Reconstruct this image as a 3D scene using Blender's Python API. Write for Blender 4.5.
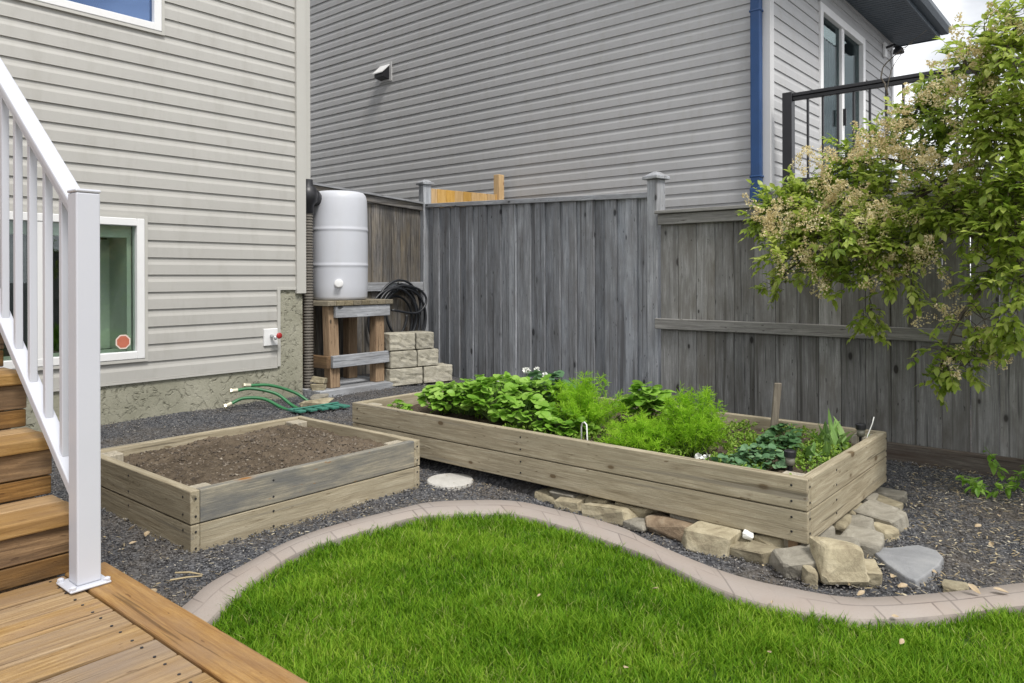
import bpy, bmesh, math, random
import numpy as np
from mathutils import Vector, Matrix, noise, Euler
random.seed(7); rng = np.random.default_rng(7)
for o in list(bpy.data.objects): bpy.data.objects.remove(o)
S = bpy.context.scene; COL = S.collection; R = math.radians

# ------------------------------------------------------------------ camera
cd = bpy.data.cameras.new('camera'); cam = bpy.data.objects.new('camera', cd); COL.objects.link(cam)
cam.location = (0, 0, 1.05); cam.rotation_euler = (Matrix.Rotation(R(-49.77),3,'Z') @ Matrix.Rotation(R(90),3,'X') @ Matrix.Rotation(R(-.17),3,'Z')).to_euler()
cd.sensor_width = 36; cd.lens = 36*746.25/1024; cd.shift_y = -64.5/1024; cd.clip_start = .02; cd.clip_end = 600
S.camera = cam
# ------------------------------------------------------------------ world
SUN_EL, SUN_AZ = 56, 200          # azimuth clockwise from +Y
w = bpy.data.worlds.new('World'); S.world = w; w.use_nodes = True
nt = w.node_tree; nt.nodes.clear()
def N(t, ty, **k):
    n = t.nodes.new(ty)
    for a, v in k.items(): setattr(n, a, v)
    return n
out = N(nt, 'ShaderNodeOutputWorld'); bg = N(nt, 'ShaderNodeBackground'); sky = N(nt, 'ShaderNodeTexSky')
sky.sky_type = 'NISHITA'; sky.sun_disc = False; sky.sun_elevation = R(SUN_EL); sky.sun_rotation = R(SUN_AZ)
tc = N(nt, 'ShaderNodeTexCoord'); mp = N(nt, 'ShaderNodeMapping'); mp.inputs['Scale'].default_value = (1, 1, 2.2)
mp.inputs['Location'].default_value = (.35, .2, .1)
n1 = N(nt, 'ShaderNodeTexNoise'); n1.inputs['Scale'].default_value = 2.3; n1.inputs['Detail'].default_value = 7; n1.inputs['Roughness'].default_value = .55
r1 = N(nt, 'ShaderNodeValToRGB'); e = r1.color_ramp.elements
e[0].position = .22; e[0].color = (0, 0, 0, 1); e[1].position = .36; e[1].color = (1, 1, 1, 1)
n2 = N(nt, 'ShaderNodeTexNoise'); n2.inputs['Scale'].default_value = 4.5; n2.inputs['Detail'].default_value = 6
r2 = N(nt, 'ShaderNodeValToRGB'); e = r2.color_ramp.elements
e[0].position = .36; e[0].color = (3.7, 3.85, 4.1, 1); e[1].position = .62; e[1].color = (7.6, 7.65, 7.8, 1)
mx = N(nt, 'ShaderNodeMix', data_type='RGBA')
L = nt.links.new
L(tc.outputs['Generated'], mp.inputs['Vector']); L(mp.outputs[0], n1.inputs['Vector']); L(mp.outputs[0], n2.inputs['Vector'])
L(n1.outputs['Fac'], r1.inputs['Fac']); L(n2.outputs['Fac'], r2.inputs['Fac'])
L(r1.outputs['Color'], mx.inputs['Factor']); L(sky.outputs[0], mx.inputs['A']); L(r2.outputs['Color'], mx.inputs['B'])
L(mx.outputs['Result'], bg.inputs['Color']); bg.inputs['Strength'].default_value = .1
L(bg.outputs[0], out.inputs['Surface'])
# ------------------------------------------------------------------ sun
sd = bpy.data.lights.new('sun', 'SUN'); sun = bpy.data.objects.new('sun', sd); COL.objects.link(sun)
sd.energy = 1.5; sd.angle = R(15); sd.color = (1, .96, .9)
sv = Vector((math.sin(R(SUN_AZ))*math.cos(R(SUN_EL)), math.cos(R(SUN_AZ))*math.cos(R(SUN_EL)), math.sin(R(SUN_EL))))
sun.rotation_euler = sv.to_track_quat('Z', 'Y').to_euler(); sun.location = (0, -4, 8)
# ------------------------------------------------------------------ exposure
S.view_settings.view_transform = 'Standard'; S.view_settings.look = 'None'
S.view_settings.exposure = 1.08; S.view_settings.gamma = 1; S.view_settings.use_curve_mapping = False

# ================================================================== helpers
def h(x, y):                       # ground height: gently rising towards the houses
    yy = max(min(y, 6.2), .2)
    return .012*(yy-2.8)+.012*max(0, yy-4)
def tag(o, label=None, cat=None, group=None, kind=None):
    if label: o['label'] = label
    if cat: o['category'] = cat
    if group: o['group'] = group
    if kind: o['kind'] = kind
    return o
def thing(name, label, cat, loc=(0, 0, 0), rz=0, group=None):
    o = bpy.data.objects.new(name, None); COL.objects.link(o); o.empty_display_size = .1
    o.location = loc; o.rotation_euler = (0, 0, rz)
    return tag(o, label, cat, group)
def worldm(o):
    m = Matrix.LocRotScale(o.location, o.rotation_euler, o.scale)
    return worldm(o.parent) @ m if o.parent else m
class MB:
    def __init__(s): s.v = []; s.f = []; s.uv = None
    def add(s, vs, fs):
        b = len(s.v); s.v += [tuple(p) for p in vs]; s.f += [tuple(i+b for i in f) for f in fs]
    def box(s, x0, x1, y0, y1, z0, z1, m=None):
        vs = [(x0,y0,z0),(x1,y0,z0),(x1,y1,z0),(x0,y1,z0),(x0,y0,z1),(x1,y0,z1),(x1,y1,z1),(x0,y1,z1)]
        if m is not None: vs = [m @ Vector(p) for p in vs]
        s.add(vs, [(3,2,1,0),(4,5,6,7),(0,1,5,4),(1,2,6,5),(2,3,7,6),(3,0,4,7)]); return s
    def hexa(s, lo, hi):           # 4 bottom points, 4 top points
        s.add(list(lo)+list(hi), [(3,2,1,0),(4,5,6,7),(0,1,5,4),(1,2,6,5),(2,3,7,6),(3,0,4,7)]); return s
    def bar(s, a, b, wd, ht, up=(0,0,1)):   # rectangular bar from a to b
        a = Vector(a); b = Vector(b); d = (b-a); Ln = d.length; d.normalize()
        sd_ = d.cross(Vector(up)).normalized(); u = sd_.cross(d).normalized()
        m = Matrix((( d.x, sd_.x, u.x, a.x),(d.y, sd_.y, u.y, a.y),(d.z, sd_.z, u.z, a.z),(0,0,0,1)))
        return s.box(0, Ln, -wd/2, wd/2, -ht/2, ht/2, m)
    def tube(s, pts, rad, n=8, caps=True):
        pts = [Vector(p) for p in pts]; k = len(pts)
        if not hasattr(rad, '__len__'): rad = [rad]*k
        ref = Vector((0,0,1)); vs = []; prev = None
        for i, p in enumerate(pts):
            d = (pts[min(i+1,k-1)]-pts[max(i-1,0)]).normalized()
            if prev is None:
                a = d.cross(ref)
                if a.length < .1: a = d.cross(Vector((1,0,0)))
            else: a = prev - d*prev.dot(d)
            a.normalize(); prev = a; b = d.cross(a)
            for j in range(n):
                t = 2*math.pi*j/n; vs.append(p+(a*math.cos(t)+b*math.sin(t))*rad[i])
        fs = [(i*n+j, i*n+(j+1)%n, (i+1)*n+(j+1)%n, (i+1)*n+j) for i in range(k-1) for j in range(n)]
        if caps: fs += [tuple(range(n-1,-1,-1)), tuple((k-1)*n+j for j in range(n))]
        s.add(vs, fs); return s
    def lathe(s, prof, c=(0,0,0), n=32, caps=True, m=None):
        vs = []; k = len(prof)
        for r, z in prof:
            for j in range(n):
                t = 2*math.pi*j/n; p = Vector((r*math.cos(t), r*math.sin(t), z))
                vs.append((m @ p if m is not None else p)+Vector(c))
        fs = [(i*n+j, i*n+(j+1)%n, (i+1)*n+(j+1)%n, (i+1)*n+j) for i in range(k-1) for j in range(n)]
        if caps: fs += [tuple(range(n-1,-1,-1)), tuple((k-1)*n+j for j in range(n))]
        s.add(vs, fs); return s
    def prism(s, poly, z0, z1, top=None):
        n = len(poly); top = top or poly
        s.add([(x,y,z0) for x,y in poly]+[(x,y,z1) for x,y in top],
              [tuple(range(n-1,-1,-1)), tuple(range(n,2*n))]+[(i,(i+1)%n,n+(i+1)%n,n+i) for i in range(n)]); return s
    def hull(s, pts):
        bm = bmesh.new()
        for p in pts: bm.verts.new(p)
        r = bmesh.ops.convex_hull(bm, input=bm.verts)
        bmesh.ops.delete(bm, geom=[g for g in r['geom_interior'] if isinstance(g, bmesh.types.BMVert)], context='VERTS')
        bm.verts.index_update(); vs = [v.co[:] for v in bm.verts]; fs = [[v.index for v in f.verts] for f in bm.faces]; bm.free()
        s.add(vs, fs); return s
    def leaf(s, p, d, nrm, ln, wd, curl=.25, seg=4, fold=.25, prof=None):
        p = Vector(p); d = Vector(d).normalized(); nrm = Vector(nrm)
        sx = d.cross(nrm)
        if sx.length < 1e-3: sx = d.cross(Vector((.3,.8,.5)))
        sx.normalize(); nr = sx.cross(d)
        prof = prof or (.25, .85, 1, .7, .05)
        seg = len(prof)-1; vs = []
        for i, wv in enumerate(prof):
            t = i/seg; q = p+d*ln*t-nr*ln*curl*t*t
            hw = wd*.5*wv
            vs += [q-sx*hw+nr*hw*fold, q, q+sx*hw+nr*hw*fold]
        fs = []
        for i in range(seg):
            a = i*3; fs += [(a,a+1,a+4,a+3),(a+1,a+2,a+5,a+4)]
        s.add(vs, fs)
    def build(s, name, m, parent=None, loc=None, smooth=False, bevel=0, local=False, seg=1):
        """vertices in world space unless local; origin at loc or at the parent's origin"""
        me = bpy.data.meshes.new(name)
        v = s.v
        if not local and parent is not None:
            inv = worldm(parent).inverted(); v = [inv @ Vector(p) for p in v]
        elif not local and loc is not None:
            v = [Vector(p)-Vector(loc) for p in v]
        me.from_pydata([tuple(p) for p in v], [], s.f)
        if s.uv is not None:
            uvl = me.uv_layers.new(name='UVMap')
            for i, l in enumerate(me.loops): uvl.data[i].uv = s.uv[l.vertex_index]
        me.materials.append(m)
        if smooth:
            me.polygons.foreach_set('use_smooth', [True]*len(me.polygons))
        me.update()
        o = bpy.data.objects.new(name, me); COL.objects.link(o)
        if parent is not None: o.parent = parent
        if loc is not None: o.location = loc
        if bevel:
            b = o.modifiers.new('bevel', 'BEVEL'); b.width = bevel; b.segments = seg; b.limit_method = 'ANGLE'; b.angle_limit = R(40)
        return o
def np_mesh(name, V, F, m, loc=(0,0,0), smooth=False):
    """V (n,3), F (m,k) numpy"""
    me = bpy.data.meshes.new(name); k = F.shape[1]
    me.vertices.add(len(V)); me.vertices.foreach_set('co', (V-np.array(loc)).astype(np.float32).ravel())
    me.loops.add(F.size); me.loops.foreach_set('vertex_index', F.astype(np.int32).ravel())
    me.polygons.add(len(F)); me.polygons.foreach_set('loop_start', np.arange(0, F.size, k, dtype=np.int32))
    if smooth: me.polygons.foreach_set('use_smooth', np.ones(len(F), dtype=bool))
    me.update(calc_edges=True); me.validate()
    me.materials.append(m)
    o = bpy.data.objects.new(name, me); COL.objects.link(o); o.location = loc
    return o
def catmull(P, n):
    P = [np.array(p, float) for p in P]; P = [2*P[0]-P[1]]+P+[2*P[-1]-P[-2]]; o = []
    k = len(P)-3
    for i in range(n):
        t = i/(n-1)*k; j = min(int(t), k-1); t -= j; a, b, c, d = P[j:j+4]
        o.append(.5*((2*b)+(c-a)*t+(2*a-5*b+4*c-d)*t*t+(3*b-a-3*c+d)*t**3))
    return o
def resample(P, n):
    P = np.array(P); d = np.r_[0, np.cumsum(np.linalg.norm(np.diff(P, axis=0), axis=1))]
    t = np.linspace(0, d[-1], n); return np.stack([np.interp(t, d, P[:, i]) for i in range(P.shape[1])], 1)
def rnd_dir(up=0):
    while True:
        v = Vector((random.uniform(-1,1), random.uniform(-1,1), random.uniform(-1,1)))
        if .1 < v.length < 1: break
    v.normalize(); v.z += up; return v.normalized()

# ================================================================== materials
def mat(name):
    m = bpy.data.materials.new(name); m.use_nodes = True; t = m.node_tree
    return m, t, t.nodes['Principled BSDF'], t.nodes['Material Output']
def ramp(t, fac, stops):
    r = N(t, 'ShaderNodeValToRGB'); el = r.color_ramp.elements
    while len(el) < len(stops): el.new(.5)
    for q, (p, c) in zip(el, stops): q.position = p; q.color = (*c, 1) if len(c) == 3 else c
    t.links.new(fac, r.inputs['Fac']); return r.outputs['Color']
def mixc(t, fac, a, b, mode='MIX'):
    m = N(t, 'ShaderNodeMix', data_type='RGBA', blend_type=mode)
    for s_, v in (('Factor', fac), ('A', a), ('B', b)):
        if hasattr(v, 'links'): t.links.new(v, m.inputs[s_])
        elif isinstance(v, (int, float)): m.inputs[s_].default_value = v
        else: m.inputs[s_].default_value = (*v, 1)
    return m.outputs['Result']
def math_(t, op, a, b=None, clamp=False):
    m = N(t, 'ShaderNodeMath', operation=op); m.use_clamp = clamp
    for i, v in enumerate((a, b)):
        if v is None: continue
        if hasattr(v, 'links'): t.links.new(v, m.inputs[i])
        else: m.inputs[i].default_value = v
    return m.outputs[0]
def noise_(t, vec, scale, detail=4, rough=.55, dist=0):
    n = N(t, 'ShaderNodeTexNoise'); n.inputs['Scale'].default_value = scale; n.inputs['Detail'].default_value = detail
    n.inputs['Roughness'].default_value = rough; n.inputs['Distortion'].default_value = dist
    if vec is not None: t.links.new(vec, n.inputs['Vector'])
    return n.outputs['Fac']
def objvec(t): return N(t, 'ShaderNodeTexCoord').outputs['Object']
def mapped(t, vec, sc, loc=(0,0,0)):
    m = N(t, 'ShaderNodeMapping'); m.inputs['Scale'].default_value = sc; m.inputs['Location'].default_value = loc
    t.links.new(vec, m.inputs['Vector']); return m.outputs[0]
def bump(t, p, hgt, strength, dist=.01):
    b = N(t, 'ShaderNodeBump'); b.inputs['Strength'].default_value = strength; b.inputs['Distance'].default_value = dist
    t.links.new(hgt, b.inputs['Height']); t.links.new(b.outputs[0], p.inputs['Normal']); return b
def island(t): return N(t, 'ShaderNodeNewGeometry').outputs['Random Per Island']
_wc = {}
def wood(name, axis, dark, mid, light, stain=None, stain_amt=.5, rough=.8, knots=.5, vary=.35, gscale=1.0, knot_col=(.04,.03,.022), streak=None):
    key = name+axis
    if key in _wc: return _wc[key]
    m, t, p, o = mat(key); lk = t.links.new
    isl = island(t)
    wn = N(t, 'ShaderNodeTexWhiteNoise', noise_dimensions='1D'); lk(isl, wn.inputs['W'])
    sc = N(t, 'ShaderNodeVectorMath', operation='SCALE'); sc.inputs['Scale'].default_value = 9; lk(wn.outputs['Color'], sc.inputs[0])
    ad = N(t, 'ShaderNodeVectorMath', operation='ADD'); lk(objvec(t), ad.inputs[0]); lk(sc.outputs[0], ad.inputs[1])
    v = ad.outputs[0]
    i = 'XYZ'.index(axis)
    def ax(a, b): q = [a]*3; q[i] = b; return tuple(q)
    g1 = noise_(t, mapped(t, v, ax(60*gscale, 3.2)), 1, 6, .65, .9)
    g2 = noise_(t, mapped(t, v, ax(200*gscale, 16)), 1, 4, .65)
    g4 = noise_(t, v, 120, 3, .6)
    g3 = noise_(t, mapped(t, v, ax(8, 2.4)), 1, 6, .65)
    c = ramp(t, g1, [(.32, dark), (.5, mid), (.68, light)])
    c = mixc(t, math_(t, 'MULTIPLY', math_(t, 'SUBTRACT', g2, .35, True), 1.3, True), c, dark)
    c = mixc(t, math_(t, 'MULTIPLY', math_(t, 'SUBTRACT', g4, .55, True), 2.0, True), c, dark)
    if stain: c = mixc(t, math_(t, 'MULTIPLY', math_(t, 'SUBTRACT', g3, .42, True), stain_amt*6, True), c, stain)
    if streak:
        s3 = noise_(t, mapped(t, v, ax(28, .7), (3,5,7)), 1, 3, .5)
        c = mixc(t, ramp(t, s3, [(.60,(0,0,0)),(.68,(.85,.85,.85))]), c, streak)
    if knots:
        vo = N(t, 'ShaderNodeTexVoronoi'); vo.inputs['Scale'].default_value = 1
        lk(mapped(t, v, ax(11, 5.5)), vo.inputs['Vector'])
        sp = N(t, 'ShaderNodeSeparateColor'); lk(vo.outputs['Color'], sp.inputs[0])
        on = math_(t, 'GREATER_THAN', sp.outputs[0], 1-knots*.5)
        rad = math_(t, 'ADD', math_(t, 'MULTIPLY', sp.outputs[1], .12), .055)
        kd = math_(t, 'DIVIDE', vo.outputs['Distance'], rad)
        halo = math_(t, 'MULTIPLY', math_(t, 'SUBTRACT', 1.9, kd, True), on, True)
        km = math_(t, 'MULTIPLY', math_(t, 'MULTIPLY', math_(t, 'SUBTRACT', 1.15, kd, True), 3.0, True), on, True)
        c = mixc(t, math_(t, 'MULTIPLY', halo, .3), c, knot_col)
        c = mixc(t, math_(t, 'MULTIPLY', km, .85), c, knot_col)
        # fine dark checks along the grain
        ck = noise_(t, mapped(t, v, ax(46, 1.3), (1,2,8)), 1, 2, .5, .3)
        c = mixc(t, ramp(t, ck, [(.66,(0,0,0)),(.69,(.6,.6,.6))]), c, tuple(x*.3 for x in dark))
        pk = noise_(t, mapped(t, v, ax(70, 16), (4,4,1)), 1, 2, .5)
        c = mixc(t, ramp(t, pk, [(.70,(0,0,0)),(.74,(.7,.7,.7))]), c, knot_col)
    hs = N(t, 'ShaderNodeHueSaturation'); lk(c, hs.inputs['Color'])
    lk(math_(t, 'ADD', math_(t, 'MULTIPLY', isl, vary), 1-vary*.5), hs.inputs['Value'])
    w2 = N(t, 'ShaderNodeSeparateColor'); lk(wn.outputs['Color'], w2.inputs[0]); lk(math_(t, 'ADD', math_(t, 'MULTIPLY', w2.outputs[2], .3), .85), hs.inputs['Saturation'])
    lk(hs.outputs[0], p.inputs['Base Color']); p.inputs['Roughness'].default_value = rough
    p.inputs['Specular IOR Level'].default_value = .3
    bump(t, p, math_(t, 'ADD', g1, math_(t, 'MULTIPLY', g2, .6)), .45, .004)
    _wc[key] = m; return m
def plain(name, col, rough=.5, var=.06, vscale=6, spec=.5, bscale=0, bstr=.1, dirt=None, dirt_amt=.3, metal=0):
    m, t, p, o = mat(name); v = objvec(t)
    n = noise_(t, v, vscale, 5, .6)
    c = ramp(t, n, [(.3, tuple(x*(1-var) for x in col)), (.7, tuple(min(1, x*(1+var)) for x in col))])
    if dirt:
        d = noise_(t, mapped(t, v, (3,3,.8)), 3, 6, .65)
        c = mixc(t, ramp(t, d, [(.5,(0,0,0)),(.75,(dirt_amt,)*3)]), c, dirt)
    t.links.new(c, p.inputs['Base Color']); p.inputs['Roughness'].default_value = rough
    p.inputs['Specular IOR Level'].default_value = spec; p.inputs['Metallic'].default_value = metal
    if bscale: bump(t, p, noise_(t, v, bscale, 4), bstr, .01)
    return m
def leafmat(name, c1, c2, c3, trans=.35, rough=.45, spec=.35, patch=3.0, dry=None):
    m, t, p, o = mat(name); lk = t.links.new
    g = N(t, 'ShaderNodeNewGeometry')
    pn = noise_(t, g.outputs['Position'], patch, 3)
    f = math_(t, 'ADD', math_(t, 'MULTIPLY', g.outputs['Random Per Island'], .6), math_(t, 'MULTIPLY', math_(t, 'SUBTRACT', pn, .3), 1.0))
    c = ramp(t, f, [(.1, c1), (.5, c2), (.9, c3)])
    if dry:
        d_ = math_(t, 'ADD', g.outputs['Random Per Island'], math_(t, 'MULTIPLY', math_(t, 'SUBTRACT', noise_(t, g.outputs['Position'], 5, 4), .5), .35))
        c = mixc(t, ramp(t, d_, [(.95,(0,0,0)),(.98,(.8,.8,.8))]), c, dry)
    lk(c, p.inputs['Base Color']); p.inputs['Roughness'].default_value = rough; p.inputs['Specular IOR Level'].default_value = spec
    tr = N(t, 'ShaderNodeBsdfTranslucent'); lk(c, tr.inputs['Color'])
    ms = N(t, 'ShaderNodeMixShader'); ms.inputs[0].default_value = trans
    lk(p.outputs[0], ms.inputs[1]); lk(tr.outputs[0], ms.inputs[2]); lk(ms.outputs[0], o.inputs['Surface'])
    return m
def glass(name, refl, tint, gcol=(.92,.96,1)):
    m, t, p, o = mat(name); t.nodes.remove(p)
    tr = N(t, 'ShaderNodeBsdfTransparent'); tr.inputs['Color'].default_value = (*tint, 1)
    gl = N(t, 'ShaderNodeBsdfGlossy'); gl.inputs['Roughness'].default_value = .01; gl.inputs['Color'].default_value = (*gcol,1)
    fr = N(t, 'ShaderNodeLayerWeight'); fr.inputs['Blend'].default_value = .25
    f = math_(t, 'ADD', math_(t, 'MULTIPLY', fr.outputs['Fresnel'], .5), refl, True)
    ms = N(t, 'ShaderNodeMixShader'); t.links.new(f, ms.inputs[0]); t.links.new(tr.outputs[0], ms.inputs[1]); t.links.new(gl.outputs[0], ms.inputs[2])
    t.links.new(ms.outputs[0], o.inputs['Surface']); return m

M = {}
M['siding'] = plain('beige_vinyl', (.45,.44,.412), .55, .04, 1.7, .4, 260, .04, (.29,.275,.235), .3)
M['siding_grey'] = plain('grey_vinyl', (.44,.442,.445), .55, .04, 1.4, .4, 260, .04, (.33,.31,.27), .3)
M['trim'] = plain('cream_trim', (.50,.49,.455), .5, .03, 3, .4)
M['trim_grey'] = plain('pale_trim', (.56,.56,.56), .5, .03, 3, .4)
M['white'] = plain('white_vinyl', (.80,.80,.80), .4, .02, 4, .5, dirt=(.62,.61,.58), dirt_amt=.25)
M['rail_white'] = plain('white_powder_coat', (.53,.545,.60), .35, .02, 4, .5, dirt=(.6,.6,.6), dirt_amt=.2)
M['black'] = plain('black_metal', (.018,.018,.021), .4, .2, 8)
M['slate'] = plain('slate_blue_metal', (.055,.075,.095), .45, .1, 4)
M['blue'] = plain('blue_metal', (.018,.065,.185), .38, .12, 5)
M['room'] = plain('dark_room', (.06,.068,.064), .9, .3, 3)
M['jamb'] = plain('room_jamb', (.58,.60,.55), .8, .08, 3)
M['curtain'] = plain('grey_curtain', (.20,.215,.215), .8, .08, 3)
M['glass'] = glass('window_glass', .05, (.86,.93,.88))
M['blueglass'] = glass('sky_painted_glass', .35, (.35,.45,.6), (.36,.52,.85))  # blue sky reflection put into the glass colours
M['doorglass'] = glass('door_glass', .02, (.60,.66,.66), (.55,.60,.62))
M['brass'] = plain('pale_brass', (.62,.58,.45), .35, .15, 20, metal=.6)
M['hose'] = plain('green_hose', (.03,.16,.06), .4, .2, 12)
M['teal'] = plain('teal_plastic', (.05,.2,.15), .5, .15, 12)
M['blackhose'] = plain('black_hose', (.022,.024,.028), .4, .3, 14)
M['pipe'] = plain('taupe_pipe', (.16,.145,.125), .55, .15, 9)
M['red'] = plain('red_handle', (.4,.03,.03), .4, .1, 12)
M['barrel'] = plain('white_barrel', (.56,.575,.62), .42, .03, 3, .4, dirt=(.5,.5,.5), dirt_amt=.3)
M['steel'] = plain('galvanised', (.55,.56,.57), .4, .1, 10, metal=.5)
M['soil'] = None
M['roof'] = plain('roof_shingle', (.10,.09,.085), .9, .2, 20)
W = {}
def tallw(a): return wood('weathered_blue_grey_wood', a, (.185,.198,.215), (.33,.345,.372), (.46,.475,.495), stain=(.195,.195,.20), stain_amt=.6, vary=.6, knots=.85, knot_col=(.03,.03,.032), streak=(.12,.12,.125))
def lowf(a): return wood('weathered_grey_wood', a, (.135,.135,.132), (.24,.24,.234), (.355,.355,.348), stain=(.125,.118,.105), stain_amt=.6, vary=.5, knots=.85, streak=(.10,.095,.085), knot_col=(.025,.022,.02))
def bedw(a): return wood('bleached_tan_wood', a, (.25,.212,.15), (.41,.36,.268), (.55,.50,.39), stain=(.30,.265,.195), stain_amt=.5, vary=.2, knots=.6, knot_col=(.12,.085,.05), streak=(.25,.225,.18))
def deckw(a): return wood('golden_deck_wood', a, (.19,.115,.052), (.33,.215,.10), (.46,.325,.17), stain=(.26,.19,.135), stain_amt=.6, vary=.25, knots=.35, knot_col=(.10,.05,.025), rough=.6)
def stairw(a): return wood('brown_stained_wood', a, (.075,.04,.016), (.19,.105,.04), (.31,.185,.075), stain=(.09,.055,.028), stain_amt=.6, vary=.3, knots=.3, knot_col=(.06,.028,.012), rough=.6)
def newf(a): return wood('fresh_cedar', a, (.40,.24,.09), (.55,.35,.14), (.64,.44,.2), vary=.25, knots=.4, knot_col=(.25,.11,.04))
def gatew(a): return wood('stained_dark_wood', a, (.05,.045,.042), (.13,.125,.12), (.24,.225,.21), stain=(.33,.25,.13), stain_amt=.16, vary=.5, knots=.5, streak=(.045,.042,.04))
def standw(a): return wood('brown_post_wood', a, (.17,.10,.05), (.31,.20,.105), (.42,.29,.165), vary=.25, knots=.3)
def stakew(a): return wood('old_stake_wood', a, (.12,.10,.075), (.22,.185,.14), (.3,.26,.2), vary=.2, knots=0)
M['bark'] = wood('grey_brown_bark', 'Z', (.05,.04,.03), (.11,.09,.07), (.18,.155,.125), knots=.2)
# stucco
m, t, p, o = mat('green_grey_stucco'); v = objvec(t)
n1_ = noise_(t, v, 3, 6, .65); n2_ = noise_(t, v, 34, 5, .7, .8); n3_ = noise_(t, v, 15, 4, .6, 1.5)
c = ramp(t, n1_, [(.3,(.26,.255,.19)),(.55,(.355,.345,.27)),(.75,(.425,.41,.33))])
c = mixc(t, ramp(t, n3_, [(.30,(.65,.65,.65)),(.40,(0,0,0))]), c, (.16,.155,.10))
t.links.new(c, p.inputs['Base Color']); p.inputs['Roughness'].default_value = .95
bump(t, p, math_(t, 'ADD', math_(t, 'MULTIPLY', ramp(t, n3_, [(.28,(0,0,0)),(.46,(1,1,1))]), .8), math_(t, 'MULTIPLY', n2_, .5)), .9, .014)
M['stucco'] = m
# concrete edging with a stamped brick pattern laid along its length (UV)
m, t, p, o = mat('pink_stamped_concrete'); tcn = N(t, 'ShaderNodeTexCoord'); v = objvec(t)
br = N(t, 'ShaderNodeTexBrick'); t.links.new(tcn.outputs['UV'], br.inputs['Vector'])
br.inputs['Scale'].default_value = 1; br.inputs['Brick Width'].default_value = .2; br.inputs['Row Height'].default_value = .0787
br.inputs['Mortar Size'].default_value = .004; br.inputs['Mortar Smooth'].default_value = .3
br.inputs['Color1'].default_value = (.29,.24,.205,1); br.inputs['Color2'].default_value = (.345,.295,.26,1); br.inputs['Mortar'].default_value = (.15,.12,.105,1)
n = noise_(t, v, 5, 6, .6); fade = ramp(t, noise_(t, v, 3, 3), [(.38,(0,0,0)),(.55,(1,1,1))])
c = mixc(t, fade, (.32,.27,.235), br.outputs['Color'])
c = mixc(t, ramp(t, n, [(.35,(0,0,0)),(.75,(.6,.6,.6))]), c, (.33,.305,.285))
c = mixc(t, ramp(t, noise_(t, v, 160, 3), [(.35,(.3,.3,.3)),(.6,(0,0,0))]), c, (.3,.26,.23))
sx = N(t, 'ShaderNodeSeparateXYZ'); t.links.new(tcn.outputs['UV'], sx.inputs[0])
jt = math_(t, 'LESS_THAN', math_(t, 'ABSOLUTE', math_(t, 'SUBTRACT', math_(t, 'FRACT', math_(t, 'DIVIDE', sx.outputs[0], .74)), .5)), .006)
c = mixc(t, math_(t, 'MULTIPLY', jt, .7), c, (.17,.145,.13))
t.links.new(c, p.inputs['Base Color']); p.inputs['Roughness'].default_value = .85
bump(t, p, math_(t, 'ADD', math_(t, 'MULTIPLY', br.outputs['Fac'], -.5), math_(t, 'MULTIPLY', noise_(t, v, 120, 4), .5)), .4, .006)
M['edging'] = m
# gravel ground and pebbles
m, t, p, o = mat('dark_gravel'); v = objvec(t)
vo = N(t, 'ShaderNodeTexVoronoi'); vo.inputs['Scale'].default_value = 85; t.links.new(v, vo.inputs['Vector'])
sp = N(t, 'ShaderNodeSeparateColor'); t.links.new(vo.outputs['Color'], sp.inputs[0])
c = ramp(t, sp.outputs[0], [(.1,(.03,.031,.036)),(.6,(.075,.077,.085)),(.95,(.16,.16,.165))])
dn = noise_(t, v, 1.6, 6, .65)
c = mixc(t, ramp(t, dn, [(.48,(0,0,0)),(.68,(.6,.6,.6))]), c, (.13,.105,.075))
t.links.new(c, p.inputs['Base Color']); p.inputs['Roughness'].default_value = .9
bump(t, p, vo.outputs['Distance'], -.8, .01)
M['gravel'] = m
m, t, p, o = mat('charcoal_pebble'); isl = island(t)
c = ramp(t, isl, [(0,(.035,.036,.042)),(.4,(.085,.088,.098)),(.75,(.145,.148,.158)),(.94,(.23,.228,.225)),(1,(.45,.42,.37))])
gpos = N(t, 'ShaderNodeNewGeometry').outputs['Position']
c = mixc(t, ramp(t, noise_(t, gpos, 1.3, 5, .6), [(.47,(0,0,0)),(.66,(.65,.65,.65))]), c, (.16,.13,.095))
t.links.new(c, p.inputs['Base Color']); p.inputs['Roughness'].default_value = .85
M['pebble'] = m
m, t, p, o = mat('tan_litter'); c = ramp(t, island(t), [(0,(.25,.19,.10)),(.6,(.42,.34,.2)),(1,(.6,.55,.42))])
t.links.new(c, p.inputs['Base Color']); p.inputs['Roughness'].default_value = .8; M['litter'] = m
m, t, p, o = mat('dry_leaf'); v = objvec(t); c = ramp(t, noise_(t, v, 40, 4), [(.3,(.28,.20,.11)),(.7,(.46,.37,.25))])
t.links.new(c, p.inputs['Base Color']); p.inputs['Roughness'].default_value = .75; M['dryleaf'] = m
def soilmat(name, k):
    m, t, p, o = mat(name); v = objvec(t); n = noise_(t, v, 26, 7, .7)
    c = ramp(t, n, [(.3,tuple(x*k for x in (.052,.040,.029))),(.55,tuple(x*k for x in (.115,.090,.064))),(.75,tuple(x*k for x in (.195,.158,.115)))])
    c = mixc(t, ramp(t, noise_(t, v, 2.4, 5), [(.45,(0,0,0)),(.7,(.7,.7,.7))]), c, tuple(x*k for x in (.19,.15,.11)))
    t.links.new(c, p.inputs['Base Color']); p.inputs['Roughness'].default_value = 1; p.inputs['Specular IOR Level'].default_value = .1
    bump(t, p, noise_(t, v, 70, 6, .7), .9, .012); return m
M['soil'] = soilmat('brown_soil', 1.05); M['soil2'] = soilmat('dark_soil', .8)
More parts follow.
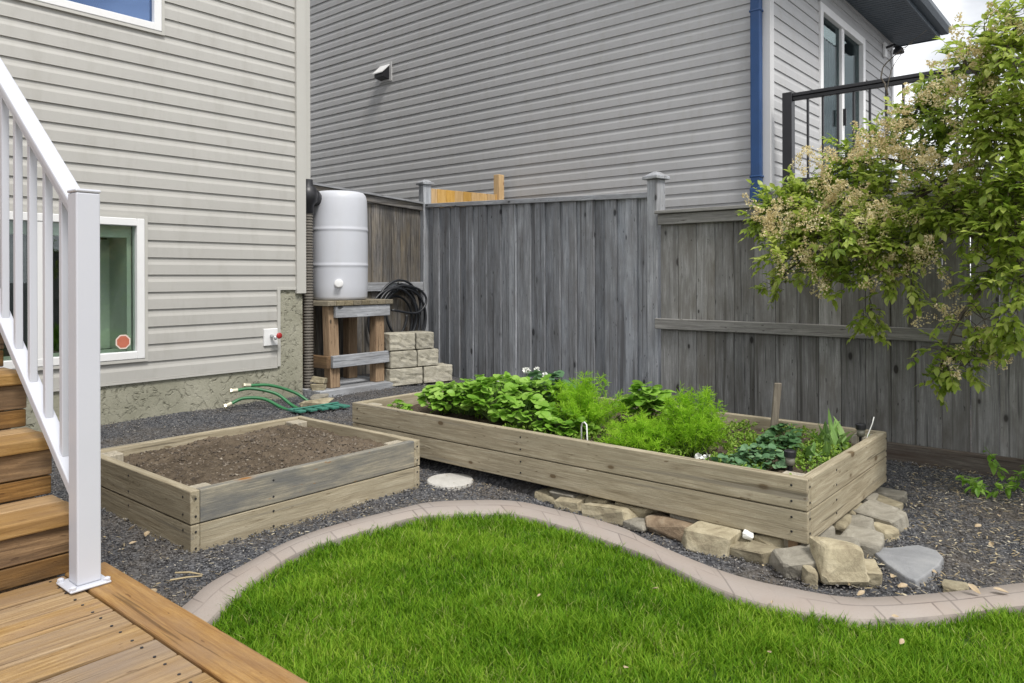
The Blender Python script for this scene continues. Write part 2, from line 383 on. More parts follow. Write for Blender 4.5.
m, t, p, o = mat('soil_crumb'); c = ramp(t, island(t), [(0,(.045,.035,.026)),(.6,(.125,.10,.075)),(.985,(.22,.185,.145)),(1,(.4,.35,.28))])
t.links.new(c, p.inputs['Base Color']); p.inputs['Roughness'].default_value = 1; M['crumb'] = m
def stonemat(name, a, b, c3, sc=9):
    m, t, p, o = mat(name); v = objvec(t)
    n = noise_(t, v, sc, 7, .65, .5); c = ramp(t, n, [(.3,a),(.5,b),(.72,c3)])
    oi = N(t, 'ShaderNodeObjectInfo'); hs = N(t, 'ShaderNodeHueSaturation'); t.links.new(c, hs.inputs['Color'])
    t.links.new(math_(t, 'ADD', math_(t, 'MULTIPLY', oi.outputs['Random'], .4), .8), hs.inputs['Value'])
    t.links.new(hs.outputs[0], p.inputs['Base Color']); p.inputs['Roughness'].default_value = .9
    bump(t, p, math_(t, 'ADD', n, math_(t, 'MULTIPLY', noise_(t, v, 80, 5, .7), .4)), .7, .012); return m
M['sand'] = stonemat('sandstone', (.19,.155,.10), (.35,.305,.205), (.48,.43,.31))
M['sandgrey'] = stonemat('grey_sandstone', (.16,.145,.115), (.27,.25,.205), (.38,.355,.30))
M['rust'] = stonemat('rusty_stone', (.14,.095,.06), (.25,.185,.12), (.40,.34,.25))
M['flag'] = stonemat('grey_flagstone', (.20,.205,.215), (.30,.305,.315), (.38,.38,.385), 5)
M['block'] = stonemat('buff_block', (.28,.26,.20), (.40,.375,.30), (.50,.475,.40), 14)
M['round'] = stonemat('round_concrete', (.40,.385,.35), (.50,.485,.45), (.57,.55,.51), 6)
M['grass'] = leafmat('lawn_blade', (.055,.155,.006), (.16,.33,.013), (.34,.49,.05), .42, .6, .18, 2.6, (.42,.42,.16))
M['lawnbase'] = plain('lawn_thatch', (.045,.085,.016), .95, .4, 30, .1)
M['leaf'] = leafmat('shrub_leaf', (.16,.26,.03), (.37,.48,.07), (.60,.66,.19), .52, .4, .5, 2.5)
M['bloom'] = leafmat('cream_blossom', (.52,.42,.20), (.75,.64,.37), (.92,.85,.60), .35, .7, .2, 5)
M['dill'] = leafmat('feathery_green', (.20,.42,.018), (.36,.62,.035), (.48,.72,.09), .55, .6, .2, 6)
M['berry'] = leafmat('bright_leaf', (.12,.28,.022), (.24,.45,.05), (.40,.60,.14), .38, .45, .35, 6)
M['kale'] = leafmat('blue_green_leaf', (.07,.16,.07), (.12,.24,.11), (.2,.33,.17), .25, .5, .35, 6)
M['darkleaf'] = leafmat('dark_leaf', (.035,.09,.03), (.07,.16,.055), (.12,.23,.10), .25, .45, .35, 6)
M['tulip'] = leafmat('strap_leaf', (.11,.22,.05), (.19,.33,.08), (.29,.43,.15), .3, .45, .4, 6)
M['sedum'] = leafmat('yellow_green_cover', (.10,.2,.02), (.19,.33,.035), (.32,.43,.08), .3, .55, .3, 8)
M['stem'] = plain('green_stem', (.12,.2,.05), .6, .2, 20)
M['petal'] = plain('white_petal', (.8,.8,.76), .6, .03, 20)
M['sticker'] = plain('red_sticker', (.50,.15,.09), .5, .05, 30)
M['stickerrim'] = plain('pale_sticker', (.75,.62,.55), .5, .05, 30)
M['frost'] = plain('frosted_cap', (.16,.155,.12), .4, .05, 30)

# ================================================================== the setting
mb = MB(); mb.box(-200, 200, -200, 200, -.35, -.12); g = mb.build('ground', M['gravel'], loc=(0,0,-.35)); tag(g, kind='structure')
# gravel bed
nx, ny = 110, 150
X0, X1, Y0, Y1 = -2.0, 7.25, -4, 8.5
gx = np.linspace(X0, X1, nx); gy = np.linspace(Y0, Y1, ny)
def mound(x, y): return .055 if (2.86 < x < 3.84 and 1.02 < y < 3.55) else 0
V = np.array([(x, y, h(x, y)-.012+mound(x,y)+.012*noise.noise((x*3, y*3, 0))+.008*noise.noise((x*9, y*9, 3))) for y in gy for x in gx])
F = np.array([(j*nx+i, j*nx+i+1, (j+1)*nx+i+1, (j+1)*nx+i) for j in range(ny-1) for i in range(nx-1)])
g = np_mesh('gravel_bed', V, F, M['gravel'], smooth=True); tag(g, kind='structure')

OUTER=[(1.1,2.291),(1.244,2.392),(1.406,2.453),(1.652,2.536),(1.886,2.555),(2.198,2.512),(2.336,2.486),(2.506,2.355),(2.624,2.172),(2.656,1.931),(2.64,1.653),(2.581,1.492),(2.515,1.26),(2.486,1.069),(2.502,0.912),(2.549,0.758),(2.653,0.633),(2.768,0.535),(2.911,0.433),(3.077,0.314),(3.36,.07),(3.7,-.33),(3.95,-.88)]
INNER=[(1.109,2.127),(1.23,2.218),(1.425,2.331),(1.636,2.407),(1.833,2.408),(2.089,2.387),(2.208,2.349),(2.361,2.219),(2.476,2.05),(2.484,1.807),(2.458,1.566),(2.433,1.407),(2.361,1.183),(2.324,0.999),(2.331,0.85),(2.38,0.726),(2.41,0.659),(2.517,0.546),(2.655,0.438),(2.856,0.291),(3.16,.02),(3.5,-.40),(3.75,-.93)]
A_ = [(.55,1.95),(.85,2.15)]; B_ = [(.6,1.78),(.87,1.97)]
oc = resample(catmull(A_+OUTER, 400), 260); ic = resample(catmull(B_+INNER, 400), 260)
# pair by nearest normalised length, fine for near-parallel curves
mb = MB(); uv = []; L0 = 0
prof = [(0,-.06),(0,.022),(.06,.034),(.5,.038),(.94,.034),(1,.024),(1,-.06)]
for i in range(260):
    if i: L0 += float(np.linalg.norm((oc[i]+ic[i])/2-(oc[i-1]+ic[i-1])/2))
    for u, dz in prof:
        q = oc[i]*(1-u)+ic[i]*u; mb.v.append((q[0], q[1], h(*q)+dz+.003*noise.noise((q[0]*4, q[1]*4, 0)))); uv.append((L0, u*.16))
k = len(prof)
mb.f = [(i*k+j, i*k+j+1, (i+1)*k+j+1, (i+1)*k+j) for i in range(259) for j in range(k-1)]
mb.uv = uv
e = mb.build('lawn_edging', M['edging'], loc=(2.6,1.7,0), smooth=True)
tag(e, 'curved pinkish stamped concrete edging strip between the lawn and the dark gravel', 'edging')
# lawn sheet
poly = [tuple(q) for q in ic]+[(3.9,-4),(-2,-4),(-2,1.7)]
bm = bmesh.new(); vs = [bm.verts.new((x, y, h(x, y)+.004)) for x, y in poly]; f = bm.faces.new(vs)
bmesh.ops.triangulate(bm, faces=[f]); me = bpy.data.meshes.new('lawn'); bm.to_mesh(me); bm.free(); me.materials.append(M['lawnbase'])
lo = bpy.data.objects.new('lawn', me); COL.objects.link(lo); tag(lo, kind='structure')
def inside(P, poly):
    x, y = P[:,0], P[:,1]; c = np.zeros(len(P), bool); poly = np.array(poly); j = len(poly)-1
    for i in range(len(poly)):
        xi, yi = poly[i]; xj, yj = poly[j]
        c ^= ((yi > y) != (yj > y)) & (x < (xj-xi)*(y-yi)/(yj-yi+1e-12)+xi); j = i
    return c
lawn_poly = np.array(poly)
def hv(P): 
    yy = np.clip(P[:,1], .2, 6.2); return .012*(yy-2.8)+.012*np.maximum(0, yy-4)
# grass blades
NB = 400000
P = np.stack([rng.uniform(.9, 3.6, NB), rng.uniform(-.9, 2.46, NB)], 1)
P = P[inside(P, lawn_poly)]
dist = np.hypot(P[:,0], P[:,1]); P = P[rng.uniform(size=len(P)) < np.clip(1.9/dist, .35, 1)]
nb = len(P); tuft = np.array([noise.noise((float(a)*5, float(b)*5, 1.0)) for a, b in P])
pat = np.array([noise.noise((float(a)*1.7, float(b)*1.7, 9.0)) for a, b in P])
fine = np.array([noise.noise((float(a)*14, float(b)*14, 4.0)) for a, b in P])
hgt = (.022+.020*rng.uniform(size=nb))*(1+.5*tuft+.3*pat+.45*fine)
ang = rng.uniform(0, 2*math.pi, nb)+1.0*tuft
lean = hgt*(.25+.75*rng.uniform(size=nb)); wd = .0010+.0011*rng.uniform(size=nb)
d = np.stack([np.cos(ang), np.sin(ang), np.zeros(nb)], 1)
fa = ang+rng.uniform(-1, 1, nb)+math.pi/2; sdv = np.stack([np.cos(fa), np.sin(fa), np.zeros(nb)], 1)*wd[:,None]
b0 = np.c_[P, hv(P)+.002]; up = np.array([0,0,1.])
m1 = b0+up*hgt[:,None]*.62+d*lean[:,None]*.32; tp = b0+up*hgt[:,None]+d*lean[:,None]
Vg = np.stack([b0-sdv, b0+sdv, m1+sdv*.8, m1-sdv*.8, tp+sdv*.12, tp-sdv*.12], 1).reshape(-1, 3)
base = np.arange(nb)*6
Fg = np.stack([np.stack([base, base+1, base+2, base+3], 1), np.stack([base+3, base+2, base+4, base+5], 1)], 1).reshape(-1, 4)
g = np_mesh('lawn_grass', Vg, Fg, M['grass'], loc=(2,1,0)); tag(g, 'bright green mown lawn grass inside the curved edging', 'grass', kind='stuff')

# pebbles ---------------------------------------------------------------
BED1 = (1.386, 2.575, 2.79, 3.83); BED2 = (2.80, 3.91, .945, 3.63)
def rock_templates(n, flat=.7, npt=9):
    o = []
    for k in range(n):
        a = MB(); pts = [rnd_dir()*random.uniform(.75,1) for _ in range(npt)]
        a.hull([(p.x, p.y*random.uniform(.7,1), p.z*flat) for p in pts])
        tri = [f for f in a.f]; o.append((np.array(a.v), np.array([f for f in tri if len(f) == 3])))
    return o
def scatter_rocks(name, P, Z, size, tm, m):
    VV = []; FF = []; off = 0; idx = rng.integers(0, len(tm), len(P))
    for k, (tv, tf) in enumerate(tm):
        q = np.where(idx == k)[0]
        if not len(q): continue
        a = rng.uniform(0, 6.283, len(q)); ca, sa = np.cos(a), np.sin(a); s = size[q]
        x = tv[None,:,0]*s[:,None]; y = tv[None,:,1]*s[:,None]; z = tv[None,:,2]*s[:,None]
        X = x*ca[:,None]-y*sa[:,None]+P[q,0,None]; Y = x*sa[:,None]+y*ca[:,None]+P[q,1,None]; Zz = z+Z[q,None]
        v = np.stack([X, Y, Zz], 2).reshape(-1, 3)
        f = (tf[None]+(np.arange(len(q))*len(tv))[:,None,None]).reshape(-1, 3)+off
        off += len(v); VV.append(v); FF.append(f)
    return np_mesh(name, np.concatenate(VV), np.concatenate(FF), m)
tm = rock_templates(10)
NP_ = 190000
P = np.stack([rng.uniform(.9, 4.85, NP_), rng.uniform(-.6, 5.55, NP_)], 1)
strip = np.concatenate([oc, ic[::-1]])
keep = ~inside(P, lawn_poly) & ~inside(P, strip)
for x0, x1, y0, y1 in (BED1, BED2): keep &= ~((P[:,0] > x0+.02) & (P[:,0] < x1-.02) & (P[:,1] > y0+.02) & (P[:,1] < y1-.02))
keep &= ~((P[:,0] < 3.7) & (P[:,1] > 5.48))
P = P[keep]; dist = np.hypot(P[:,0], P[:,1]); P = P[rng.uniform(size=len(P)) < np.clip(3.2/dist, .3, 1)]
sz = .0036+.0045*rng.uniform(size=len(P))**2
g = scatter_rocks('gravel_pebbles', P, hv(P)+rng.uniform(-.006, .004, len(P)), sz, tm, M['pebble'])
tag(g, 'dark charcoal crushed gravel spread around the raised beds', 'gravel', kind='stuff')
# fine dry litter lying on the gravel: thin straws and petal scraps
mb = MB()
def litter(n, x0, x1, y0, y1, big=1):
    for _ in range(n):
        x, y = random.uniform(x0,x1), random.uniform(y0,y1)
        if inside(np.array([(x,y)]), lawn_poly)[0] or inside(np.array([(x,y)]), strip)[0]: continue
        if BED2[0] < x < BED2[1] and BED2[2] < y < BED2[3]: continue
        if BED1[0] < x < BED1[1] and BED1[2] < y < BED1[3]: continue
        a = random.uniform(0, 6.3); ln = random.uniform(.008,.03)*big; wd_ = random.uniform(.0012,.003)*big
        if random.random() < .25: wd_ *= 3; ln *= .6
        mb.leaf((x, y, h(x,y)+random.uniform(.004,.012)), (math.cos(a), math.sin(a), random.uniform(-.15,.15)), (0,0,1), ln, wd_, .1, fold=.2, prof=(.6,1,.5))
litter(240, 1.4, 2.9, 2.5, 2.85); litter(120, 1.05, 1.42, 2.4, 3.6); litter(1900, 2.7, 4.75, -.3, .95, 1.4); litter(250, 3.9, 4.85, .4, 1.6, 1.2); litter(90, 2.6, 2.9, 1.0, 2.6); litter(120,2.3,3.8,4,5.5)
g = mb.build('gravel_litter', M['litter'], loc=(3,1,0)); tag(g, 'tan straw and fallen blossom scraps scattered over the dark gravel', 'litter', kind='stuff')

# ================================================================== siding walls
def siding(name, m, parent, L_, z0, zt, openings, exp=.1245, seams=0, slope=None, zoff=0):
    """local frame: wall along +X, outside is -Y. openings: (x0,x1,z0,z1). slope: function giving the wall top at x"""
    mb = MB()
    prof = [(0,0),(.0155,0),(.015,.005),(.0135,.072),(.007,.092),(.003,exp)]
    xs = sorted({0, L_, *[min(max(q,0),L_) for o_ in openings for q in o_[:2]]})
    for i in range(len(xs)-1):
        a, b = xs[i], xs[i+1]
        if b-a < 1e-4: continue
        mid = (a+b)/2
        zr = [(z0, zt)]
        for o_ in openings:
            if o_[0] <= mid <= o_[1]:
                n_ = []
                for q0, q1 in zr:
                    if o_[2] > q0: n_.append((q0, min(q1, o_[2])))
                    if o_[3] < q1: n_.append((max(q0, o_[3]), q1))
                zr = [q for q in n_ if q[1]-q[0] > .002]
        for q0, q1 in zr:
            k0 = int((q0-z0)/exp-1e-6)
            k1 = int((q1-z0)/exp+.9999)
            for k in range(k0, k1):
                zb = z0+k*exp
                lo_, hi_ = max(zb, q0), min(zb+exp, q1)
                if hi_-lo_ < .002: continue
                pr = []
                for (y_, z_) in prof:
                    pr.append((y_, min(max(zb+z_, lo_), hi_)))
                segs = [a, b]
                if seams and b-a > 1:
                    st = random.uniform(.3, 3.6); 
                    while a+st < b: segs.insert(-1, a+st); st += 3.6
                for s_ in range(len(segs)-1):
                    off = .0016*(s_ % 2); u0, u1 = segs[s_], segs[s_+1]+(.01 if s_ < len(segs)-2 else 0)
                    if slope:
                        u_mid = hi_
                        # clip to the raking top
                        if slope(u0) < hi_ and slope(u1) < hi_: continue
                    vs = [(u0, -y_-off, z_) for y_, z_ in pr]+[(u1, -y_-off, z_) for y_, z_ in pr]; n_ = len(pr)
                    mb.add(vs, [(j, n_+j, n_+j+1, j+1) for j in range(n_-1)])
    return mb.build(name, m, parent, local=True)

# ------------------------------------------------------------------ house on the left
YW = 5.5; XC = 3.712
hs = thing('house', 'beige vinyl sided house on the left with a green grey stucco foundation', 'house', (0, YW, 0))
SX = -4.0                                      # wall begins at x = -4
bw = (1.0, 2.388, .475, 1.475); uw = (.45, 2.515, 2.85, 4.2)
ops = [tuple(q-(SX if i < 2 else 0) for i, q in enumerate(bw)), tuple(q-(SX if i < 2 else 0) for i, q in enumerate(uw)), (3.487-SX, 3.75-SX, .2, .955), (-.2-SX, .75-SX, 1.9, 3.9)]
wl = siding('siding', M['siding'], hs, XC-.06-SX, .3215, 6.2, ops, .1257, seams=1); wl.location = (SX, 0, 0)
mb = MB(); mb.box(SX, XC-.012, YW+.004, YW+.2, .312, 6.2); mb.box(XC-.2, XC-.012, YW+.2, YW+7, 0, 6.2); mb.box(SX,SX+.2,YW+.2,YW+7,0,6.2)
# cut-outs are left in the backing wall by building it in pieces
mb = MB()
def backing(x0, x1, z0, z1): mb.box(x0, x1, YW+.004, YW+.2, z0, z1)
backing(SX, bw[0], .312, 6.2); backing(bw[0], bw[1], .312, bw[2]); backing(bw[0], bw[1], bw[3], uw[2]); backing(bw[0], uw[1]-.196, uw[3], 6.2)
backing(bw[1], uw[1], .312, uw[2]); backing(uw[1], XC-.012, .312, 6.2); backing(uw[1]-.196, uw[1], uw[3], 6.2)
mb.box(XC-.2, XC-.012, YW+.2, YW+7, .0, 6.2); mb.box(SX, SX+.2, YW+.2, YW+7, 0, 6.2); mb.box(SX, XC, YW+7, YW+7.2, 0, 6.2)
mb.build('wall', M['siding'], hs)
mb = MB(); mb.box(SX, XC-.2, YW-.002, YW+.25, -.25, .308); mb.box(3.487, XC+.006, YW-.004, YW+.3, -.25, .958); 
f_ = mb.build('foundation', M['stucco'], hs)
mb = MB(); mb.box(XC-.068, XC+.022, YW-.040, YW+.012, .915, 6.2); mb.box(XC-.012, XC+.022, YW+.0125, YW+.07, .915, 6.2); mb.build('corner_trim', M['trim'], hs, bevel=.003)
mb = MB(); mb.box(3.466, 3.494, YW-.022, YW+.002, .315, .968); mb.box(3.4945, 3.643, YW-.022, YW+.002, .948, .968)
mb.box(SX, 3.4655, YW-.02, YW+.002, .304, .320); mb.build('siding_trim', M['trim'], hs)
# roof of the left house (out of frame above)
mb = MB(); mb.add([(SX-.4,YW-.5,6.15),(XC+.5,YW-.5,6.15),(XC+.5,YW+3.5,8.4),(SX-.4,YW+3.5,8.4),(SX-.4,YW+7.7,6.15),(XC+.5,YW+7.7,6.15),
    (SX-.4,YW-.5,6.3),(XC+.5,YW-.5,6.3),(XC+.5,YW+3.5,8.55),(SX-.4,YW+3.5,8.55),(SX-.4,YW+7.7,6.3),(XC+.5,YW+7.7,6.3)],
    [(0,3,2,1),(3,4,5,2),(6,7,8,9),(9,8,11,10),(0,1,7,6),(1,2,8,7),(2,5,11,8),(4,10,11,5),(0,6,9,3),(3,9,10,4)]); mb.build('roof', M['roof'], hs)
def window(x0, x1, z0, z1, mull, glassm, name='window', fw=.054, y=YW):
    mb = MB(); y0 = y-.03; y1 = y+.05
    mb.box(x0, x0+fw, y0, y1, z0, z1); mb.box(x1-fw, x1, y0, y1, z0, z1)
    mb.box(x0+fw, x1-fw, y0, y1, z0, z0+fw); mb.box(x0+fw, x1-fw, y0, y1, z1-fw, z1)
    for q in mull: mb.box(q-.035, q+.035, y0+.004, y1, z0+fw, z1-fw)
    fr = mb.build(name, M['white'], hs, bevel=.004)
    mb = MB(); t_ = .022
    mb.box(x0-t_, x0-.001, y-.026, y-.002, z0-t_, z1+t_); mb.box(x1+.001, x1+t_, y-.026, y-.002, z0-t_, z1+t_)
    mb.box(x0-.001, x1+.001, y-.026, y-.002, z0-t_, z0-.001); mb.box(x0-.001, x1+.001, y-.026, y-.002, z1+.001, z1+t_)
    mb.build('window_trim', M['trim'], fr)
    xs = [x0+fw]+[q for m_ in mull for q in (m_-.035, m_+.035)]+[x1-fw]
    for i in range(0, len(xs), 2):
        mb = MB(); mb.box(xs[i], xs[i+1], y+.012, y+.02, z0+fw, z1-fw); mb.build('pane', glassm, fr)
    return fr
wb = window(*bw, [1.705], M['glass'])
mb = MB(); mb.octa = None
oct_ = [(2.252+.054*math.cos(R(22.5+45*k)), .60+.054*math.sin(R(22.5+45*k))) for k in range(8)]
oc2 = [(2.252+.044*math.cos(R(22.5+45*k)), .60+.044*math.sin(R(22.5+45*k))) for k in range(8)]
mb = MB(); mb.add([(x, YW+.0095, z) for x, z in oct_]+[(x, YW+.011, z) for x, z in oct_], [tuple(range(8)), *[(i,i+8,(i+1)%8+8,(i+1)%8) for i in range(8)]]); st_ = mb.build('sticker', M['stickerrim'], wb)
mb = MB(); mb.add([(x, YW+.0075, z) for x, z in oc2]+[(x, YW+.009, z) for x, z in oc2], [tuple(range(8)), *[(i,i+8,(i+1)%8+8,(i+1)%8) for i in range(8)]]); 
sk2 = mb.build('sticker_face', M['sticker'], wb)
# room behind the basement window: dark room with a pale return at the right
mb = MB(); mb.box(.9, 2.9, YW+1.6, YW+1.7, .1, 1.9); mb.box(.9, 2.9, YW+.2, YW+1.6, .1, .2); mb.box(.9, 2.9, YW+.2, YW+1.6, 1.8, 1.9); mb.box(.8, .9, YW+.2, YW+1.7, .1, 1.9); mb.box(2.9, 3.0, YW+.2, YW+1.7, .1, 1.9)
mb.build('room', M['room'], hs)
mb = MB(); mb.box(2.30, 2.33, YW+.06, YW+.40, .53, 1.44); mb.box(2.19, 2.2995, YW+.36, YW+.39, .53, 1.335); mb.box(1.0, 2.30, YW+.06, YW+.2, 1.34, 1.44); mb.box(1.0,2.30,YW+.06,YW+.3,.51,.53); mb.build('window_jamb', M['jamb'], hs)
window(*uw, [1.6], M['blueglass'])
mb = MB(); mb.box(.4, 2.9, YW+.5, YW+.55, 2.6, 4.4); mb.build('pane_backing', plain('blue_grey_backing', (.3,.36,.45), .8), hs)  # blue backing sheet, its colour adds to the painted sky in the panes
# hose tap on its white plate
mb = MB(); mb.box(3.338, 3.464, YW-.03, YW-.005, .492, .632); pl_ = mb.build('tap_plate', M['white'], hs, bevel=.004)
mb = MB(); mb.tube([(3.40,YW-.03,.572),(3.40,YW-.085,.572),(3.40,YW-.10,.548)], .013, 10); mb.tube([(3.40,YW-.06,.572),(3.43,YW-.09,.58)], .01, 8); mb.build('water_tap', M['steel'], pl_, smooth=True)
mb = MB(); mb.lathe([(.004,-.006),(.024,-.006),(.026,0),(.024,.006),(.004,.006)], (3.435,YW-.095,.575), 12, m=Matrix.Rotation(R(90),4,'X')); mb.build('tap_handle', M['red'], pl_, smooth=True)
# corrugated downpipe and black diverter at the corner
mb = MB(); pr = []
z = .03
while z < 1.60: pr += [(.035,z),(.044,z+.006),(.044,z+.014),(.035,z+.02)]; z += .0245
mb.lathe(pr, (3.80,5.53,0), 20); dp = mb.build('downpipe', M['pipe'], hs, smooth=False)
mb = MB(); mb.lathe([(.036,1.60),(.05,1.61),(.052,1.68),(.078,1.71),(.085,1.77),(.07,1.83),(.045,1.845),(.04,1.90)], (3.80,5.53,0), 20)
mb.tube([(3.82,5.545,1.77),(3.86,5.555,1.76),(3.92,5.58,1.74)], [.07,.075,.066], 14); mb.build('diverter', M['black'], hs, smooth=True)
mb = MB(); mb.box(3.765, 3.835, 5.535, 5.595, 1.90, 6.1); mb.build('downspout', M['trim'], hs, bevel=.006)

# ------------------------------------------------------------------ neighbour's house
XN, YB = 7.1, 2.755
nh = thing('neighbour_house', 'grey vinyl sided house behind the fence with blue downspout and balcony door', 'house', (XN, YB, 0))
def rake(u): return 4.40+.42*u                # side wall top: rises away from the camera
LS = 11.5
sw = siding('siding', M['siding_grey'], nh, LS, -.2845, 8.8, [], .1294, seams=1, slope=lambda u: rake(LS-u) if LS-u < 6 else rake(6)-.42*(LS-u-6))
sw.rotation_euler = (0, 0, R(-90)); sw.location = (0, LS, 0)
pd = (8.53, 10.27, 1.90, 4.10)
bwl = siding('siding', M['siding_grey'], nh, 4.6, -.2845, 4.40, [(pd[0]-XN, pd[1]-XN, pd[2]-.1, pd[3])], .1294); bwl.location = (0,0,0)
mb = MB()
mb.box(XN+.004, XN+.2, YB+.2, YB+LS, -.35, 4.2); mb.prism([(YB+.2,4.2),(YB+LS,4.2),(YB+LS,4.4),(YB+6,6.88),(YB+.2,4.45)], XN+.004, XN+.2)
q = len(mb.v)-10
mb.v[q:] = [(z_, x_, y_) for x_, y_, z_ in mb.v[q:]]
mb.box(XN+.02, pd[0], YB+.004, YB+.2, -.35, 4.40); mb.box(pd[1], XN+4.6, YB+.004, YB+.2, -.35, 4.40); mb.box(pd[0], pd[1], YB+.004, YB+.2, pd[3], 4.40); mb.box(pd[0], pd[1], YB+.004, YB+.2, -.35, pd[2])
mb.box(XN+4.4, XN+4.6, YB+.2, YB+LS, -.35, 4.40); mb.build('wall', M['siding_grey'], nh)
mb = MB(); mb.box(XN-.026, XN-.001, YB-.026, YB+.075, -.35, 4.38); mb.box(XN-.0005, XN+.075, YB-.026, YB-.001, -.35, 4.38); mb.build('corner_trim', M['trim_grey'], nh, bevel=.003)
mb = MB(); mb.box(XN+4.53, XN+4.625, YB-.026, YB-.001, -.35, 4.38); mb.build('corner_trim', M['trim_grey'], nh, bevel=.003)
# blue downspout on the side wall with a kicked-out foot
mb = MB(); mb.box(XN-.10, XN-.03, 2.80, 2.90, 1.86, 5.2); mb.box(XN-.105,XN-.028,2.792,2.908,1.765,1.905); mb.box(XN-.09,XN-.03,2.735,2.7915,1.765,1.90)
for z_ in (2.0, 3.6): mb.box(XN-.104, XN-.026, 2.79, 2.91, z_, z_+.025)
mb.build('downspout', M['blue'], nh, bevel=.01, seg=2)
# dryer vent hood
mb = MB(); yv, zv = 8.38, 4.02
mb.box(XN-.03, XN-.014, yv-.14, yv+.14, zv-.14, zv+.13); v_ = mb.build('vent_plate', M['trim_grey'], nh)
mb = MB(); mb.hexa([(XN-.145,yv-.095,zv-.09),(XN-.031,yv-.095,zv-.11),(XN-.031,yv+.095,zv-.11),(XN-.145,yv+.095,zv-.09)], [(XN-.15,yv-.095,zv-.045),(XN-.031,yv-.095,zv+.085),(XN-.031,yv+.095,zv+.085),(XN-.15,yv+.095,zv-.045)]); mb.build('vent_mouth', M['black'], v_)
mb = MB(); mb.hexa([(XN-.175,yv-.105,zv-.045),(XN-.0305,yv-.105,zv+.088),(XN-.0305,yv+.105,zv+.088),(XN-.175,yv+.105,zv-.045)], [(XN-.175,yv-.105,zv-.03),(XN-.0305,yv-.105,zv+.103),(XN-.0305,yv+.105,zv+.103),(XN-.175,yv+.105,zv-.03)]); mb.build('vent_hood', M['white'], v_)
# patio door
mb = MB(); y0, y1 = YB-.035, YB+.06
mb.box(pd[0], pd[0]+.09, y0, y1, pd[2], pd[3]); mb.box(pd[1]-.09, pd[1], y0, y1, pd[2], pd[3]); mb.box(pd[0]+.09, pd[1]-.09, y0, y1, pd[3]-.09, pd[3]); mb.box(pd[0]+.09, pd[1]-.09, y0, y1, pd[2], pd[2]+.08)
xm = (pd[0]+pd[1])/2; mb.box(xm-.045, xm+.045, y0+.02, y1, pd[2]+.08, pd[3]-.09)
dr = mb.build('patio_door', M['white'], nh, bevel=.004)
for a, b in ((pd[0]+.09, xm-.045), (xm+.045, pd[1]-.09)):
    mb = MB(); mb.box(a, b, YB+.02, YB+.028, pd[2]+.08, pd[3]-.09); mb.build('pane', M['doorglass'], dr)
mb = MB(); mb.box(xm-.02, xm, YB-.05, YB-.016, 2.85, 3.05); mb.build('handle', M['black'], dr)
mb = MB(); 
for k in range(34):
    a = pd[0]+k*.05; mb.box(a, a+.05, YB+.25+.03*(k%2), YB+.27+.03*(k%2), 1.9, 4.0)
mb.build('curtain', M['curtain'], nh)
# wall lamp beside the door
mb = MB(); mb.box(11.18, 11.30, YB-.045, YB-.014, 4.08, 4.28); lp = mb.build('wall_lamp', M['white'], nh, bevel=.004)
mb = MB(); mb.tube([(11.24,YB-.045,4.21),(11.24,YB-.14,4.23),(11.24,YB-.2,4.19)], .018, 8); mb.lathe([(.02,4.20),(.055,4.17),(.075,4.11),(.07,4.10)], (11.24,YB-.2,0), 16); mb.build('lamp_shade', M['black'], lp, smooth=True)
# eave: soffit, fascia, gutter, roof
ys = YB-.56; xr_ = XN+4.80
mb = MB(); n_ = 60
for k in range(n_):
    a = XN-.35+(xr_-XN+.35)*k/n_; b = XN-.35+(xr_-XN+.35)*(k+1)/n_
    mb.box(a, b-.012, ys, YB-.002, 4.385, 4.40); mb.box(b-.012, b, ys, YB-.002, 4.392, 4.3999)
mb.build('soffit', M['slate'], nh)
mb = MB(); mb.box(XN-.35, xr_, ys-.022, ys-.001, 4.375, 4.57); mb.box(xr_+.001, xr_+.022, ys-.022, YB+1, 4.375, 4.57); mb.build('fascia', M['slate'], nh)
mb = MB(); pts = [(0,0),(-.09,0),(-.125,.06),(-.125,.12),(-.112,.12),(-.112,.065),(-.085,.012),(0,.012)]
xa, xb = XN-.35, xr_+.06
mb.add([(xa, ys-.024+y_, 4.44+z_) for y_, z_ in pts]+[(xb, ys-.024+y_, 4.44+z_) for y_, z_ in pts], [(j, (j+1)%8, 8+(j+1)%8, 8+j) for j in range(8)]+[tuple(range(8,16)), tuple(range(7,-1,-1))])
mb.build('gutter', M['slate'], nh)
mb = MB(); mb.hexa([(XN-.35,ys-.1,4.572),(xr_+.05,ys-.1,4.572),(xr_+.05,YB+6,7.25),(XN-.35,YB+6,7.25)], [(XN-.35,ys-.1,4.63),(xr_+.05,ys-.1,4.63),(xr_+.05,YB+6,7.35),(XN-.35,YB+6,7.35)])
mb.hexa([(XN-.35,YB+6.001,7.25),(xr_+.05,YB+6.001,7.25),(xr_+.05,YB+12,4.65),(XN-.35,YB+12,4.65)], [(XN-.35,YB+6.001,7.35),(xr_+.05,YB+6.001,7.35),(xr_+.05,YB+12,4.75),(XN-.35,YB+12,4.75)]); mb.build('roof', M['roof'], nh)
